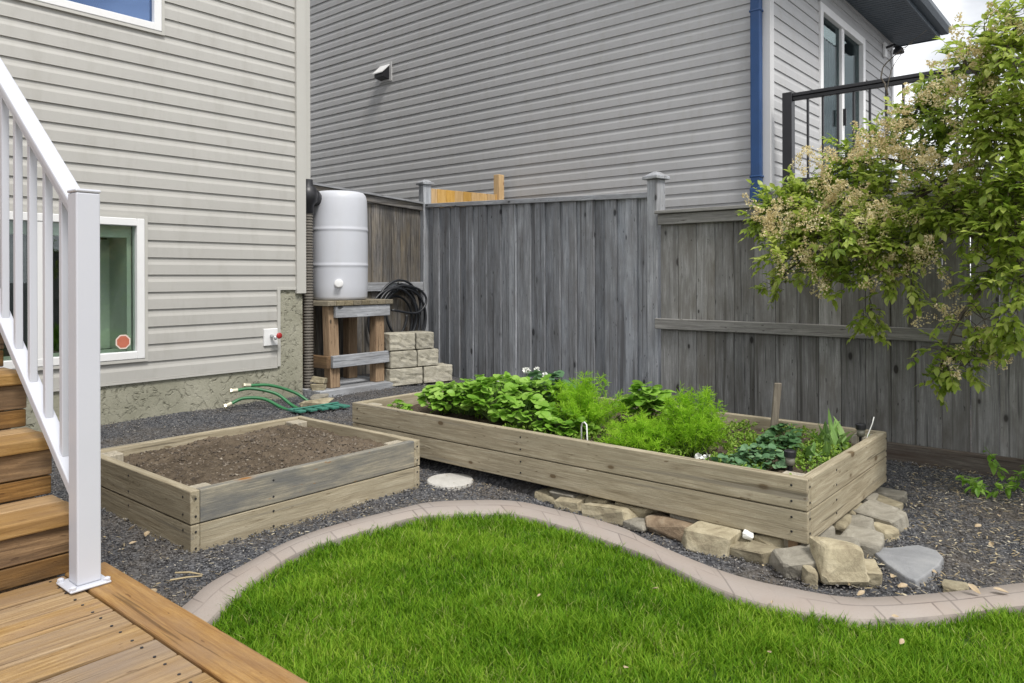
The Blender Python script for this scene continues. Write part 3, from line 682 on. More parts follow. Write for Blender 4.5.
# balcony in front of the patio door
bc = thing('balcony', 'raised balcony with black metal railing outside the neighbouring patio door', 'balcony', (XN, 1.2, 0))
mb = MB(); mb.box(XN-.06, XN+4.4, -2.65, YB-.03, 1.70, 1.86); mb.build('floor', lowf('X'), bc)
rl = thing('railing', None, None, (0,0,0)); bpy.data.objects.remove(rl)
def rail_run(a, b, n):
    mb = MB(); mb.bar((a[0],a[1],2.757), (b[0],b[1],2.757), .07, .032); mb.bar((a[0],a[1],2.722), (b[0],b[1],2.722), .04, .036); tr = mb.build('top_rail', M['black'], bc, bevel=.004)
    mb = MB(); mb.bar((a[0],a[1],1.95), (b[0],b[1],1.95), .035, .035); mb.build('bottom_rail', M['black'], bc)
    for k in range(1, n):
        x = a[0]+(b[0]-a[0])*k/n; y = a[1]+(b[1]-a[1])*k/n
        mb = MB(); mb.box(x-.0095, x+.0095, y-.0095, y+.0095, 1.968, 2.705); mb.build('baluster', M['black'], bc)
rail_run((XN, 2.52), (XN, -2.6), 38); rail_run((XN+.04, -2.6), (XN+4.3, -2.6), 30)
for x, y in ((XN,2.565),(XN,-2.6),(XN+4.3,-2.6)):
    mb = MB(); mb.box(x-.045, x+.045, y-.045, y+.045, 1.861, 2.785); mb.build('post', M['black'], bc, bevel=.004)
for x, y in ((XN+.2,-2.4),(XN+3.9,-2.4)):
    mb = MB(); mb.box(x-.07, x+.07, y-.07, y+.07, -.3, 1.699); mb.build('support_post', lowf('Z'), bc)

# ------------------------------------------------------------------ fences
# tall panel between the two capped posts
pa = Vector((4.865, 2.728)); pb = Vector((5.576, 5.95)); dv = pb-pa; LT = dv.length
tf = thing('tall_fence', 'tall weathered blue grey board fence between two capped posts behind the long planter', 'fence', (pa.x, pa.y, 0), math.atan2(dv.y, dv.x))
mb = MB(); u = .055; k = 0
def topz(u): return 1.63+(1.80-1.63)*u/LT
while u < LT-.06:
    wv = random.choice((.085,.115,.13,.125,.10)); b = min(u+wv, LT-.05)
    f0 = .012 if k % 2 else -.0105; f0 += random.uniform(-.002,.002)
    z0 = -.05+random.uniform(-.01,.01); tl = random.uniform(-.002,.002)
    ua, ub = (u+.001, b-.0015) if k % 2 else (max(u-.014,.051), min(b+.014, LT-.051))
    mb.hexa([(ua,f0-.018,z0),(ub,f0-.018,z0),(ub,f0+tl,z0),(ua,f0-tl,z0)], [(ua,f0-.018,topz(ua)),(ub,f0-.018,topz(ub)),(ub,f0+tl,topz(ub)),(ua,f0-tl,topz(ua))])
    u = b; k += 1
mb.build('board_panel', tallw('Z'), tf, local=True, bevel=.002)
mb = MB(); mb.hexa([(.05,-.04,topz(0)+.001),(LT-.05,-.04,topz(LT)+.001),(LT-.05,.035,topz(LT)+.001),(.05,.035,topz(0)+.001)], [(.05,-.04,topz(0)+.042),(LT-.05,-.04,topz(LT)+.042),(LT-.05,.035,topz(LT)+.042),(.05,.035,topz(0)+.042)]); mb.build('cap_rail', tallw('X'), tf, local=True, bevel=.003)
for z_ in (.35, 1.2):
    mb = MB(); mb.box(.05, LT-.05, -.062, -.026, z_, z_+.09); mb.build('rail', tallw('X'), tf, local=True)
def fence_post(u, top, parent, wdt=.095, m=None, cap=.145):
    mb = MB(); mb.box(u-wdt/2, u+wdt/2, -wdt/2, wdt/2, -.2, top-.05); p_ = mb.build('post', m or tallw('Z'), parent, local=True, bevel=.004)
    mb = MB(); c_ = cap/2; mb.box(u-c_, u+c_, -c_, c_, top-.049, top-.025)
    mb.hexa([(u-c_*.9,-c_*.9,top-.0245),(u+c_*.9,-c_*.9,top-.0245),(u+c_*.9,c_*.9,top-.0245),(u-c_*.9,c_*.9,top-.0245)], [(u-.02,-.02,top+.008),(u+.02,-.02,top+.008),(u+.02,.02,top+.008),(u-.02,.02,top+.008)]); mb.build('post_cap', tallw('X'), p_, bevel=.003, local=True)
    return p_
fence_post(0, 1.81, tf); fence_post(LT, 2.10, tf, .10)
# lower fence on the right
LL = 6.2
lf = thing('low_fence', 'lower weathered grey fence with a middle rail on the right behind the arching shrub', 'fence', (4.80, 2.655, 0), R(-90))
mb = MB(); u = .0; k = 0
gaps = [.003]*100; gaps[15] = .006; gaps[16] = .014; gaps[13] = .006; gaps[14]=.004
ofs = 0
while u < LL:
    wv = random.uniform(.128,.14); b = u+wv
    d_ = random.uniform(-.003,.003); tl = random.uniform(-.002,.002)
    mb.hexa([(u,.0+d_+tl,.03),(b,.0+d_-tl,.03),(b,.02+d_,.03),(u,.02+d_,.03)], [(u,.0+d_+tl,1.496),(b,.0+d_-tl,1.496),(b,.02+d_,1.496),(u,.02+d_,1.496)])
    g_ = gaps[min(k,99)]; u = b+g_; k += 1
mb.build('board_panel', lowf('Z'), lf, local=True, bevel=.002)
mb = MB(); mb.box(-.03, LL, -.042, -.005, .675, .75); mb.build('middle_rail', wood('pale_rail_wood','X',(.14,.135,.125),(.235,.23,.215),(.32,.315,.295),vary=.1,knots=.3), lf, local=True, bevel=.004)
mb = MB(); mb.box(-.005, LL, -.038, -.005, 1.42, 1.495); mb.build('top_rail', wood('pale_rail_wood','X',None,None,None), lf, local=True, bevel=.004)
mb = MB(); mb.box(-.02, LL, -.06, .05, 1.498, 1.522); mb.build('cap_rail', wood('pale_rail_wood','X',None,None,None), lf, local=True, bevel=.003)
mb = MB(); mb.box(.0, LL, -.045, -.005, -.06, .073); mb.build('kickboard', wood('kick_wood','X',(.06,.05,.04),(.13,.11,.09),(.2,.18,.15),stain=(.08,.05,.035),vary=.1,knots=.2), lf, local=True, bevel=.004)
for u in (2.5, 5.0):
    mb = MB(); mb.box(u-.045, u+.045, .024, .115, -.2, 1.505); mb.build('post', lowf('Z'), lf, local=True)
# gate panel across the side yard
gp = thing('side_gate', 'dark stained board gate panel behind the white water barrel', 'gate', (3.76, 5.95, 0))
mb = MB(); u = 0.0
while u < 1.74:
    b = min(u+random.uniform(.12,.14), 1.75); d_ = random.uniform(-.002,.002)
    mb.box(u, b-.003, d_, d_+.02, .08, 1.80); u = b
mb.build('board_panel', gatew('Z'), gp, local=True, bevel=.002)
mb = MB(); mb.hexa([(0,-.035,1.86),(1.75,-.035,1.765),(1.75,-.003,1.765),(0,-.003,1.86)], [(0,-.035,1.935),(1.75,-.035,1.835),(1.75,-.003,1.835),(0,-.003,1.935)]); mb.build('top_rail', gatew('X'), gp, local=True, bevel=.003)
mb = MB(); mb.hexa([(-.0,-.06,1.936),(1.75,-.06,1.836),(1.75,.03,1.836),(0,.03,1.936)], [(0,-.06,1.955),(1.75,-.06,1.855),(1.75,.03,1.855),(0,.03,1.955)]); mb.build('cap_rail', tallw('X'), gp, local=True)
mb = MB(); mb.box(.0, 1.75, -.04, -.003, .91, 1.0); mb.build('middle_rail', tallw('X'), gp, local=True, bevel=.003)
# fresh cedar fence behind it
cf = thing('cedar_fence', 'fresh orange cedar fence showing above the tall grey fence', 'fence', (5.70, 6.03, 0))
mb = MB(); u = 0
while u < 1.15:
    b = min(u+.14, 1.15); mb.box(u, b-.003, 0, .02, -.2, 2.035+.02*u); u = b
mb.build('board_panel', newf('Z'), cf, local=True, bevel=.002)
mb = MB(); mb.box(1.152, 1.25, -.03, .06, -.2, 2.305); mb.build('post', newf('Z'), cf, local=True, bevel=.004)

# ------------------------------------------------------------------ deck, stairs, railing
XD = .918
dk = thing('wooden_deck', 'golden brown plank deck in the lower left corner', 'deck', (0, 1, 0))
mb = MB(); y = 2.362; first = True
while y > -2.6:
    y0 = y-.1155
    mb.box(-2.4, XD-.118, y0+.004, y-.004, .165, .20+random.uniform(-.001,.001)); y = y0
mb.build('deck_boards', deckw('X'), dk, bevel=.004, seg=2)
mb = MB(); mb.box(XD-.112, XD, -2.6, 2.375, .164, .203); mb.build('border_board', wood('border_deck_wood','Y',(.20,.11,.05),(.325,.20,.09),(.43,.28,.135),stain=(.23,.155,.10),vary=.1,knots=.15,knot_col=(.10,.05,.025),rough=.6), dk, bevel=.005, seg=2)
mb = MB(); mb.box(XD-.05, XD-.012, -2.6, 2.35, -.1, .163); mb.box(-2.4, XD-.052, 2.30, 2.34, -.1, .163); mb.build('skirt_board', stairw('Y'), dk)
# screws
mb = MB(); mb.lathe([(.0038,0),(.0038,.0015),(.001,.002)], (0,0,0), 8); sc0 = None; y = 2.362
while y > .5:
    for q in (.025, .09):
        if sc0 is None: o = sc0 = mb.build('screw', M['black'], dk, local=True)
        else: o = sc0.copy(); COL.objects.link(o)
        o.location = (XD-.16, y-.1155+q-1.0, .2005)
    y -= .1155
# nosing lines
ny_ = [2.35+.228*k for k in range(9)]; rise = .18
stt = thing('wooden_stairs', 'brown stained wooden staircase climbing along the left edge', 'stairs', (0, 2.36, .2))
XS = .850
for k in range(9):
    zt = .2+rise*(k+1); yk = ny_[k]
    mb = MB(); mb.box(-.55, XS, yk, yk+.135, zt-.038, zt); mb.box(-.55, XS-.002, yk+.139, yk+.241, zt-.038, zt-.0005); mb.build('tread', wood('tread_wood','X',(.22,.13,.055),(.37,.235,.105),(.48,.33,.165),stain=(.25,.16,.09),vary=.3,knots=.25,knot_col=(.1,.05,.02),rough=.6), stt, bevel=.005, seg=2)
    zb = zt-rise; 
    mb = MB(); yr_ = yk+.014
    mb.box(-.55, XS-.003, yr_, yr_+.03, zb+.062, zt-.039); mb.box(-.55, XS-.004, yr_+.003, yr_+.03, zb+.001, zb+.058)
    mb.build('riser', stairw('X'), stt, bevel=.003)
mb = MB()
pl0 = [(2.5,.0),(4.4,.0),(4.4,1.7),(4.35,1.7),(2.5,.2)]
mb.add([(XS-.06,y,z) for y,z in pl0]+[(XS-.02,y,z) for y,z in pl0], [(0,1,2,3,4),(9,8,7,6,5)]+[(i,5+i,5+(i+1)%5,(i+1)%5) for i in range(5)]); mb.build('stringer', stairw('Y'), stt)
mb = MB(); mb.box(-.55, XS, ny_[8]+.265, YW-.04, 1.76, 1.82); mb.build('landing', deckw('X'), stt)
for x in (-.4, .7):
    mb = MB(); mb.box(x-.045, x+.045, 4.8, 4.89, -.05, 1.759); mb.build('support_post', stairw('Z'), stt)
rg = thing('stair_railing', 'white metal stair railing with square balusters and a bottom post on the deck', 'railing', (.814, 2.243, .2))
px, py = .814, 2.243; hw = .031
mb = MB(); mb.box(px-hw, px+hw, py-hw, py+hw, .212, 1.285); ps = mb.build('post', M['rail_white'], rg, bevel=.004, seg=2)
mb = MB(); mb.box(px-.055, px+.05, py-.052, py+.055, .2035, .2118); bp = mb.build('base_plate', M['rail_white'], ps, bevel=.003)
mb = MB()
for a, b in ((-.046,-.043),(-.046,.045),(.041,-.043),(.041,.045)):
    mb = MB(); mb.lathe([(.009,.2118),(.009,.218),(.004,.221)], (px+a, py+b, 0), 6); mb.build('bolt', M['rail_white'], bp)
mb = MB(); mb.box(px-hw-.002, px+hw+.002, py-hw-.002, py+hw+.002, 1.2855, 1.295); mb.build('post_cap', M['rail_white'], ps, bevel=.004, seg=2)
sl = .72
def ry(y, z): return (px, y, z)
y0, y1 = py+hw+.0, 4.3
def tz(y): return 1.229+sl*(y-py)                # top rail centre line
def bz(y): return .419+sl*(y-py)
up_ = (0,-sl,1)
mb = MB(); mb.bar(ry(y0, tz(y0)), ry(y1, tz(y1)), .052, .022); mb.bar(ry(y0+.012, tz(y0+.012)-.026), ry(y1, tz(y1)-.026), .04, .024); mb.build('top_rail', M['rail_white'], rg, bevel=.005, seg=2)
mb = MB(); mb.bar(ry(y0, bz(y0)), ry(y1, bz(y1)), .044, .030); mb.build('bottom_rail', M['rail_white'], rg, bevel=.004, seg=2)
yk = y0+.115
while yk < y1-.1:
    mb = MB(); b = .0108; zb0, zb1 = bz(yk)+.018, tz(yk)-.05
    mb.hexa([(px-b,yk-b,zb0-sl*b),(px+b,yk-b,zb0-sl*b),(px+b,yk+b,zb0+sl*b),(px-b,yk+b,zb0+sl*b)], [(px-b,yk-b,zb1-sl*b),(px+b,yk-b,zb1-sl*b),(px+b,yk+b,zb1+sl*b),(px-b,yk+b,zb1+sl*b)])
    mb.build('baluster', M['rail_white'], rg, bevel=.0015); yk += .133
mb = MB(); mb.box(px-hw, px+hw, y1, y1+.064, 1.76, 3.0); mb.build('post', M['rail_white'], rg, bevel=.004)

# ------------------------------------------------------------------ raised beds
def soil_mesh(name, x0, x1, y0, y1, zf, m, parent, amp=.02, nx=90, ny=90, lump=1):
    vs = []; 
    for j in range(ny):
        for i in range(nx):
            x = x0+(x1-x0)*i/(nx-1); y = y0+(y1-y0)*j/(ny-1)
            z = zf(x, y)+amp*(noise.noise((x*4,y*4,2))+.55*noise.noise((x*13,y*13,5))+.42*lump*abs(noise.noise((x*34,y*34,8))))
            vs.append((x,y,z))
    mb = MB(); mb.v = vs; mb.f = [(j*nx+i, j*nx+i+1, (j+1)*nx+i+1, (j+1)*nx+i) for j in range(ny-1) for i in range(nx-1)]
    return mb.build(name, m, parent, smooth=True)
def crumbs(name, n, x0, x1, y0, y1, zf, m, parent, s0=.003, s1=.012):
    P = np.stack([rng.uniform(x0,x1,n), rng.uniform(y0,y1,n)],1); Z = np.array([zf(float(a),float(b)) for a,b in P])
    o = scatter_rocks(name, P, Z, s0+(s1-s0)*rng.uniform(size=n)**3, tm, m); o.parent = parent; o.matrix_parent_inverse = worldm(parent).inverted(); tag(o, kind='stuff'); return o
def bed(name, label, B, z0, zt, ph, soilf, soilm, dark=False):
    x0, x1, y0, y1 = B; th = .038
    bd = thing(name, label, 'planter', ((x0+x1)/2, (y0+y1)/2, z0))
    zs = [(zt-ph, zt), (z0, zt-ph-.004)]
    for i, (a, b) in enumerate(zs):
        j = .0015*i
        for (xa, xb, ya, yb, ax) in ((x0+j, x0+th, y0+.0005, y1, 'Y'), (x1-th, x1-j, y0+.0005, y1, 'Y'), (x0+th+.001, x1-th-.001, y0+j-.001, y0+th, 'X'), (x0+th+.001, x1-th-.001, y1-th, y1-j, 'X')):
            mm = bedw(ax)
            if dark and ax == 'X' and ya < y0+.01 and i == 0: mm = wood('grey_streaked_bed_wood','X',(.17,.16,.135),(.31,.285,.23),(.46,.41,.315),stain=(.145,.145,.14),stain_amt=.8,vary=.05,knots=.3,knot_col=(.28,.14,.05))
            mb = MB(); sub = 10
            L_ = (xb-xa) if ax == 'X' else (yb-ya)
            mb.box(xa, xb, ya, yb, a, b); mb.build('plank', mm, bd, bevel=.004, seg=2)
    for (cx, cy) in ((x0+th+.001, y0+th+.001), (x1-th-.091, y0+th+.001), (x0+th+.001, y1-th-.091), (x1-th-.091, y1-th-.091)):
        mb = MB(); mb.box(cx, cx+.09, cy, cy+.09, z0-.05, zt-.012); mb.build('corner_post', bedw('Z'), bd, bevel=.004)
    sm_ = MB(); sm_.lathe([(.0045,0),(.0045,.0015),(.001,.002)], (0,0,0), 8); first_ = None
    for zz in (zt-ph+.03, zt-.03, zt-2*ph+.035, zt-ph-.03):
        for (q, rot_) in (((x0+.02, y0-.0012, zz), (R(90),0,0)), ((x1-.02, y0-.0012, zz), (R(90),0,0)), ((x0-.0002, y0+.06, zz), (0,R(-90),0)), ((x0-.0002, y1-.05, zz), (0,R(-90),0)), ((x0-.0002, (y0+y1)/2+.03, zz), (0,R(-90),0)), ((x0+.3*(x1-x0), y0-.0012, zz), (R(90),0,0))):
            if first_ is None: first_ = so = sm_.build('screw', M['black'], bd, local=True)
            else: so = first_.copy(); COL.objects.link(so)
            so.location = Vector(q)-Vector(bd.location); so.rotation_euler = rot_
    s_ = soil_mesh('soil', x0+th, x1-th, y0+th, y1-th, soilf, soilm, bd, .026, lump=1.9)
    return bd, s_
def zf1(x, y):
    a = (x-1.386)/1.15; b = (y-2.795)/1.03
    return .165+.065*math.exp(-((a-.62)**2/.12+(b-.62)**2/.14))-.02*max(0,(.25-b))
b1, s1_ = bed('raised_bed', 'square planter box filled with bare brown soil beside the deck', BED1, -.03, .23, .1285, zf1, M['soil'], True)
crumbs('soil_crumbs', 5600, 1.43, 2.49, 2.84, 3.79, lambda x,y: zf1(x,y)+.022*(noise.noise((x*4,y*4,2))+.55*noise.noise((x*13,y*13,5)))+.004, M['crumb'], b1, .002, .013)
# straws and root bits on the soil
def zf2(x, y):
    return .235+.012*math.sin(y*3)+.02*math.exp(-((x-3.84)**2+(y-1.5)**2)/.03)
b2, s2_ = bed('raised_bed', 'long planter box of tan planks holding leafy herbs', BED2, .06, .30, .119, zf2, M['soil2'])
crumbs('soil_clods', 420, 1.43, 2.49, 2.84, 3.79, lambda x,y: zf1(x,y)+.022*(noise.noise((x*4,y*4,2))+.55*noise.noise((x*13,y*13,5)))+.002, M['crumb'], b1, .008, .022)
crumbs('soil_crumbs', 3500, 2.84, 3.84, 1.0, 3.55, lambda x,y: zf2(x,y)+.022*(noise.noise((x*4,y*4,2))+.55*noise.noise((x*13,y*13,5)))+.004, M['crumb'], b2, .003, .012)
mb = MB(); mb.box(2.90,2.93,.952,.984,-.06,.31); mb.box(2.865,2.895,.955,.9835,-.05,.05); mb.v=[]; mb.f=[]
mb.box(2.806, 2.84, .985, 1.02, -.1, .06); mb.build('leg', stairw('Z'), b2)

# ------------------------------------------------------------------ stones under the long bed
def stone(pos, sx, sy, sz, m, label, group=None, rz=0, name='stone', npt=22, flat=False, seed=0):
    random.seed(1000+seed)
    pts = []
    for sx_ in (-1, 1):
        for sy_ in (-1, 1):
            for sz_ in (-1, 1):
                q = [sx_*random.uniform(.5,1), sy_*random.uniform(.45,1), sz_*random.uniform(.6,1)]
                pts.append(Vector((q[0]*sx/2, q[1]*sy/2, q[2]*sz/2)))
    for _ in range(7):
        d_ = rnd_dir(); k_ = max(abs(d_.x), abs(d_.y), abs(d_.z)); q = d_*(random.uniform(.80,.98)/k_)
        pts.append(Vector((q.x*sx/2, q.y*sy/2, q.z*sz/2)))
    zmin = min(p.z for p in pts); rot = Matrix.Rotation(rz, 3, 'Z') @ Matrix.Rotation(random.uniform(-.16,.16), 3, 'X') @ Matrix.Rotation(random.uniform(-.1,.1), 3, 'Y')
    mb = MB(); mb.hull([rot @ (p-Vector((0,0,zmin))) for p in pts])
    bm = bmesh.new(); vv = [bm.verts.new(v) for v in mb.v]
    for f in mb.f: bm.faces.new([vv[k] for k in f])
    bmesh.ops.dissolve_limit(bm, angle_limit=R(14), verts=bm.verts, edges=bm.edges)
    bmesh.ops.triangulate(bm, faces=bm.faces)
    bmesh.ops.bevel(bm, geom=list(bm.edges), offset=min(sx,sy,sz)*.05, segments=1, affect='EDGES')
    bmesh.ops.triangulate(bm, faces=bm.faces)
    bmesh.ops.subdivide_edges(bm, edges=[e for e in bm.edges if e.calc_length() > .018], cuts=2, use_grid_fill=True)
    bmesh.ops.triangulate(bm, faces=bm.faces); bm.normal_update()
    for v in bm.verts:
        q = v.co+Vector((seed*3.1, seed*1.7, 0)); n_ = noise.noise(q*38)*.5+noise.noise(Vector((q.x*9,q.y*9,q.z*75)))*.7
        v.co += v.normal*n_*.0055
    me = bpy.data.meshes.new(name); bm.to_mesh(me); bm.free(); me.materials.append(m)
    o = bpy.data.objects.new(name, me); COL.objects.link(o); o.location = pos
    return tag(o, label, 'stone', group)
G_ST = 'stones packed under the long planter box'
# (x, y, width across the view, height, depth, material, label)
a1 = R(-49.7)
ST = [
 (2.885,2.20,.12,.05,.10,'sand','small tan stone wedged highest under the front board of the long planter', 0),
 (2.86,2.045,.13,.06,.10,'sand','angular tan stone second from the far end of the front stone row', 1),
 (2.86,1.815,.235,.085,.13,'sand','long flat buff stone under the middle of the front board', 2),
 (2.815,1.675,.14,.05,.10,'sandgrey','low greyish sliver of stone in front of the long buff stone', 3),
 (2.86,1.535,.24,.095,.14,'rust','rust brown stone with a pale end under the front board', 4),
 (2.81,1.335,.235,.115,.15,'sand','large tan slab leaning under the front board beside the brown stone', 5),
 (2.85,1.165,.23,.08,.14,'sand','rounded tan stone under a small white pebble', 6),
 (2.905,1.255,.11,.05,.08,'sandgrey','small flat stone sitting behind the rounded tan stone', 7),
 (2.80,.99,.19,.11,.13,'sandgrey','rough grey brown stone just left of the planter corner', 9),
 (2.80,.835,.155,.165,.11,'sand','tallest tan block of rock leaning at the planter corner', 10),
 (2.86,.765,.10,.10,.09,'sand','pointed tan chunk behind the tall corner rock', 11),
 (2.72,.915,.05,.07,.05,'sand','narrow pale wedge between the two corner rocks', 12),
 (3.02,.905,.22,.10,.15,'sandgrey','long grey slab at the near end of the right stone row', 13),
 (3.17,.87,.16,.11,.13,'sandgrey','dark grey rock in the middle of the right stone row', 14),
 (3.34,.935,.17,.085,.13,'sandgrey','flat grey brown stone tucked under the end board', 15),
 (3.52,.88,.20,.12,.15,'sandgrey','bulky grey stone standing out from the right stone row', 16),
 (3.40,.84,.10,.07,.08,'sand','pale tan cube of stone below the bulky grey stone', 17),
 (3.72,.94,.17,.085,.13,'sand','pale flat stone near the far end of the right stone row', 18),
 (3.95,.945,.15,.07,.12,'sandgrey','grey slate piece at the far end of the right stone row', 19),
 (2.98,.505,.10,.035,.07,'sand','low brown stone lying alone beside the curved edging', 21)]
for (x,y,wv,hh,dd,mm,lab,sd_) in ST:
    x *= .987; y *= .988; wv *= 1.15; dd *= 1.3; hh *= .68 if hh < .15 else .95; dd *= 1.1
    rz = a1+R(10*math.sin(sd_*7.3)) if y > 1 or x < 2.9 else R(-8)+.3*math.sin(sd_)
    if y > 1.05 and x < 3: rz = R(90)+.12*math.sin(sd_*3)
    stone((x,y,h(x,y)-.022), wv, dd, hh+.022, M[mm], lab, G_ST if sd_ != 21 else None, rz, seed=sd_)
o = stone((2.80,1.175,h(2.85,1.2)+.052), .06, .045, .032, M['petal'], 'small white pebble resting on the rounded tan stone', None, .3, seed=40)
for k, (x, y, wv, hh) in enumerate(((2.865,2.07,.17,.04),(2.87,1.90,.16,.045),(2.865,1.70,.2,.04),(2.87,1.46,.17,.05),(2.865,1.27,.18,.05),(2.865,1.10,.16,.055),(3.05,.985,.2,.06),(3.25,.975,.18,.055),(3.45,.98,.2,.06),(3.66,.98,.19,.055))):
    stone((x,y,h(x,y)+.005), wv, .12, hh+.018, M['sand' if k % 3 else 'sandgrey'], 'thin flat slab wedged in the shade of the gap under the long planter boards', 'thin slabs wedged under the long planter', R(90)+.15*math.sin(k*3) if k < 6 else .15*math.sin(k*3), seed=70+k)
random.seed(11)
# grey flagstone
FLAG=[(3.13,0.833),(3.169,0.756),(3.278,0.68),(3.257,0.607),(3.193,0.572),(3.094,0.567),(2.96,0.583),(2.867,0.599),(2.887,0.641),(2.979,0.728)]
cx, cy = 3.06, .67
mb = MB(); mb.prism([(x,y) for x,y in FLAG][::-1], -.045, .012, [(cx+(x-cx)*.955, cy+(y-cy)*.955) for x,y in FLAG][::-1])
fo = mb.build('flagstone', M['flag'], loc=(cx,cy,0), bevel=.006, seg=2); fo.location.z = 0; fo.data.transform(Matrix.Identity(4))
tag(fo, 'large grey triangular flagstone lying flat on the gravel', 'stone')
for v_ in fo.data.vertices: v_.co.z += h(cx,cy)+.008
def round_stone(x, y, r, lab):
    mb = MB(); mb.lathe([(r*.98,-.04),(r,-.015),(r*.985,.002),(r*.95,.009),(.001,.0105)], (0,0,0), 40)
    o = mb.build('stepping_stone', M['round'], local=True, smooth=False); o.location = (x,y,h(x,y)); return tag(o, lab, 'stone')
round_stone(2.731,2.733,.122,'round pale concrete stepping stone between the two planter boxes')
round_stone(3.08,4.42,.12,'round pale concrete stepping stone half hidden behind the soil planter')

# ------------------------------------------------------------------ barrel and stand
sd0 = (3.99, 5.47); 
sb = thing('barrel_stand', 'rough wooden post stand under the white water barrel', 'stand', (4.2, 5.58, h(4.3,5.7)))
gz = h(4.2,5.6)
mb = MB(); mb.box(3.74, 4.60, 5.27, 5.86, gz-.03, gz+.04); mb.build('base_board', tallw('X'), sb, bevel=.005)
for (x, y, lean) in ((3.875,5.345,.025),(4.395,5.345,0),(3.875,5.74,0),(4.395,5.74,0)):
    mb = MB(); mb.hexa([(x+lean,y,gz+.041),(x+.10+lean,y,gz+.041),(x+.10+lean,y+.095,gz+.041),(x+lean,y+.095,gz+.041)], [(x,y,.805),(x+.10,y,.805),(x+.10,y+.095,.805),(x,y+.095,.805)]); mb.build('leg', standw('Z'), sb, bevel=.005)
mb = MB(); mb.box(3.925, 4.53, 5.305, 5.3435, .70, .802); mb.build('apron', tallw('X'), sb, bevel=.004)
mb = MB(); mb.box(3.895, 4.53, 5.305, 5.3435, .27, .375); mb.build('stretcher', tallw('X'), sb, bevel=.004)
mb = MB(); mb.box(3.83, 3.8735, 5.306, 5.86, .27, .375); mb.build('stretcher', stairw('Y'), sb, bevel=.004)
mb = MB(); x = 3.83
while x < 4.50: mb.box(x, x+.088, 5.29, 5.87, .8055, .848); x += .091
mb.build('table_boards', wood('mossy_wood','Y',(.12,.10,.07),(.22,.19,.13),(.31,.27,.2),vary=.4,knots=.2), sb, bevel=.004)
br_ = thing('water_barrel', 'white plastic rain barrel on its wooden stand beside the house corner', 'barrel', (4.165,5.575,.849))
pr = [(.222,0),(.24,.008),(.247,.03),(.251,.12),(.252,.28),(.2522,.298),(.2555,.304),(.2555,.318),(.2522,.324),(.2525,.34),(.253,.48),(.2525,.60),(.2522,.616),(.2555,.622),(.2555,.636),(.2522,.642),(.252,.66),(.249,.80),(.245,.90),(.236,.94),(.216,.965),(.19,.972),(.17,.968),(.001,.968)]
mb = MB(); mb.lathe(pr, (0,0,0), 64); bo = mb.build('body', M['barrel'], br_, local=True, smooth=True)
ad_ = Vector((-.62,-.785,0)).normalized(); rm = ad_.to_track_quat('Z','Y').to_matrix().to_4x4()
mb = MB(); mb.lathe([(.038,.24),(.038,.262),(.026,.264),(.024,.285),(.03,.287),(.03,.302),(.008,.304)], (0,0,.15), 18, m=rm); mb.build('spigot', M['white'], br_, local=True, smooth=False)

# hose coil on the gate
random.seed(5)
hc = MB(); pts = []
for k in range(420):
    a = k/420*2*math.pi*7.0; r_ = .24+.05*math.sin(a*.37+1)+.02*math.sin(k*.11)
    pts.append((5.09+r_*1.15*math.cos(a)+.06*math.sin(a*.23)+.03*math.sin(a*.83), 5.86+.045*math.sin(a*.31), .62+r_*1.25*math.sin(a)+(.04*math.sin(a*.19)+.03*math.sin(a*.71+2))))
hc.tube(pts, .0125, 8)
hc.tube([tuple(q) for q in catmull([(5.1,5.85,.99),(5.36,5.81,.92),(5.44,5.79,.80),(5.30,5.78,.68),(4.97,5.80,.72)],30)], .0125, 8)
hc.tube([tuple(q) for q in catmull([(4.97,5.84,.9),(4.85,5.81,.5),(4.92,5.79,.2),(5.02,5.79,.08)],30)], .0125, 8)
o = hc.build('hose_coil', M['blackhose'], loc=(5.21,5.86,.3), smooth=True); tag(o, 'coil of black hose hanging on the gate beside the barrel stand', 'hose')

# retaining wall blocks
def block(px_, dz, wv, lab, k):
    random.seed(60+k); d0 = Vector((.965,-.262,0)); ndir = Vector((.262,.965,0)); p0 = Vector((4.50,5.28,h(4.7,5.4)))+d0*px_+Vector((0,0,dz))
    bm = bmesh.new(); bmesh.ops.create_cube(bm, size=1); bmesh.ops.subdivide_edges(bm, edges=bm.edges, cuts=5, use_grid_fill=True)
    for v in bm.verts:
        x, y, z = (v.co.x+.5)*(wv-.012), (v.co.y+.5)*.22, (v.co.z+.5)*.155
        n_ = .007*noise.noise((x*25+k*7, y*25, z*25)); 
        if v.co.y < -.49: y += .012*noise.noise((x*30+k*3, 1, z*30))-.004
        v.co = d0*(x+n_)+ndir*y+Vector((0,0,z+n_*.6))
    me = bpy.data.meshes.new('garden_block'); bm.to_mesh(me); bm.free(); me.materials.append(M['block'])
    o = bpy.data.objects.new('garden_block', me); COL.objects.link(o); o.location = p0
    b_ = o.modifiers.new('bevel','BEVEL'); b_.width = .006; b_.limit_method = 'ANGLE'; b_.angle_limit = R(50)
    tag(o, lab, 'block', 'buff concrete blocks stacked by the fence')
block(0,0,.35,'bottom left buff concrete block of the stack beside the barrel stand',0); block(.355,0,.32,'bottom right buff concrete block of the stack against the fence',1)
block(0.01,.163,.28,'middle left buff concrete block of the stack beside the barrel stand',2); block(.29,.163,.23,'middle right buff concrete block of the stack',3)
block(0,.326,.27,'top left buff concrete block of the stack beside the barrel stand',4); block(.275,.326,.2,'top right buff concrete block of the stack',5)
random.seed(21)
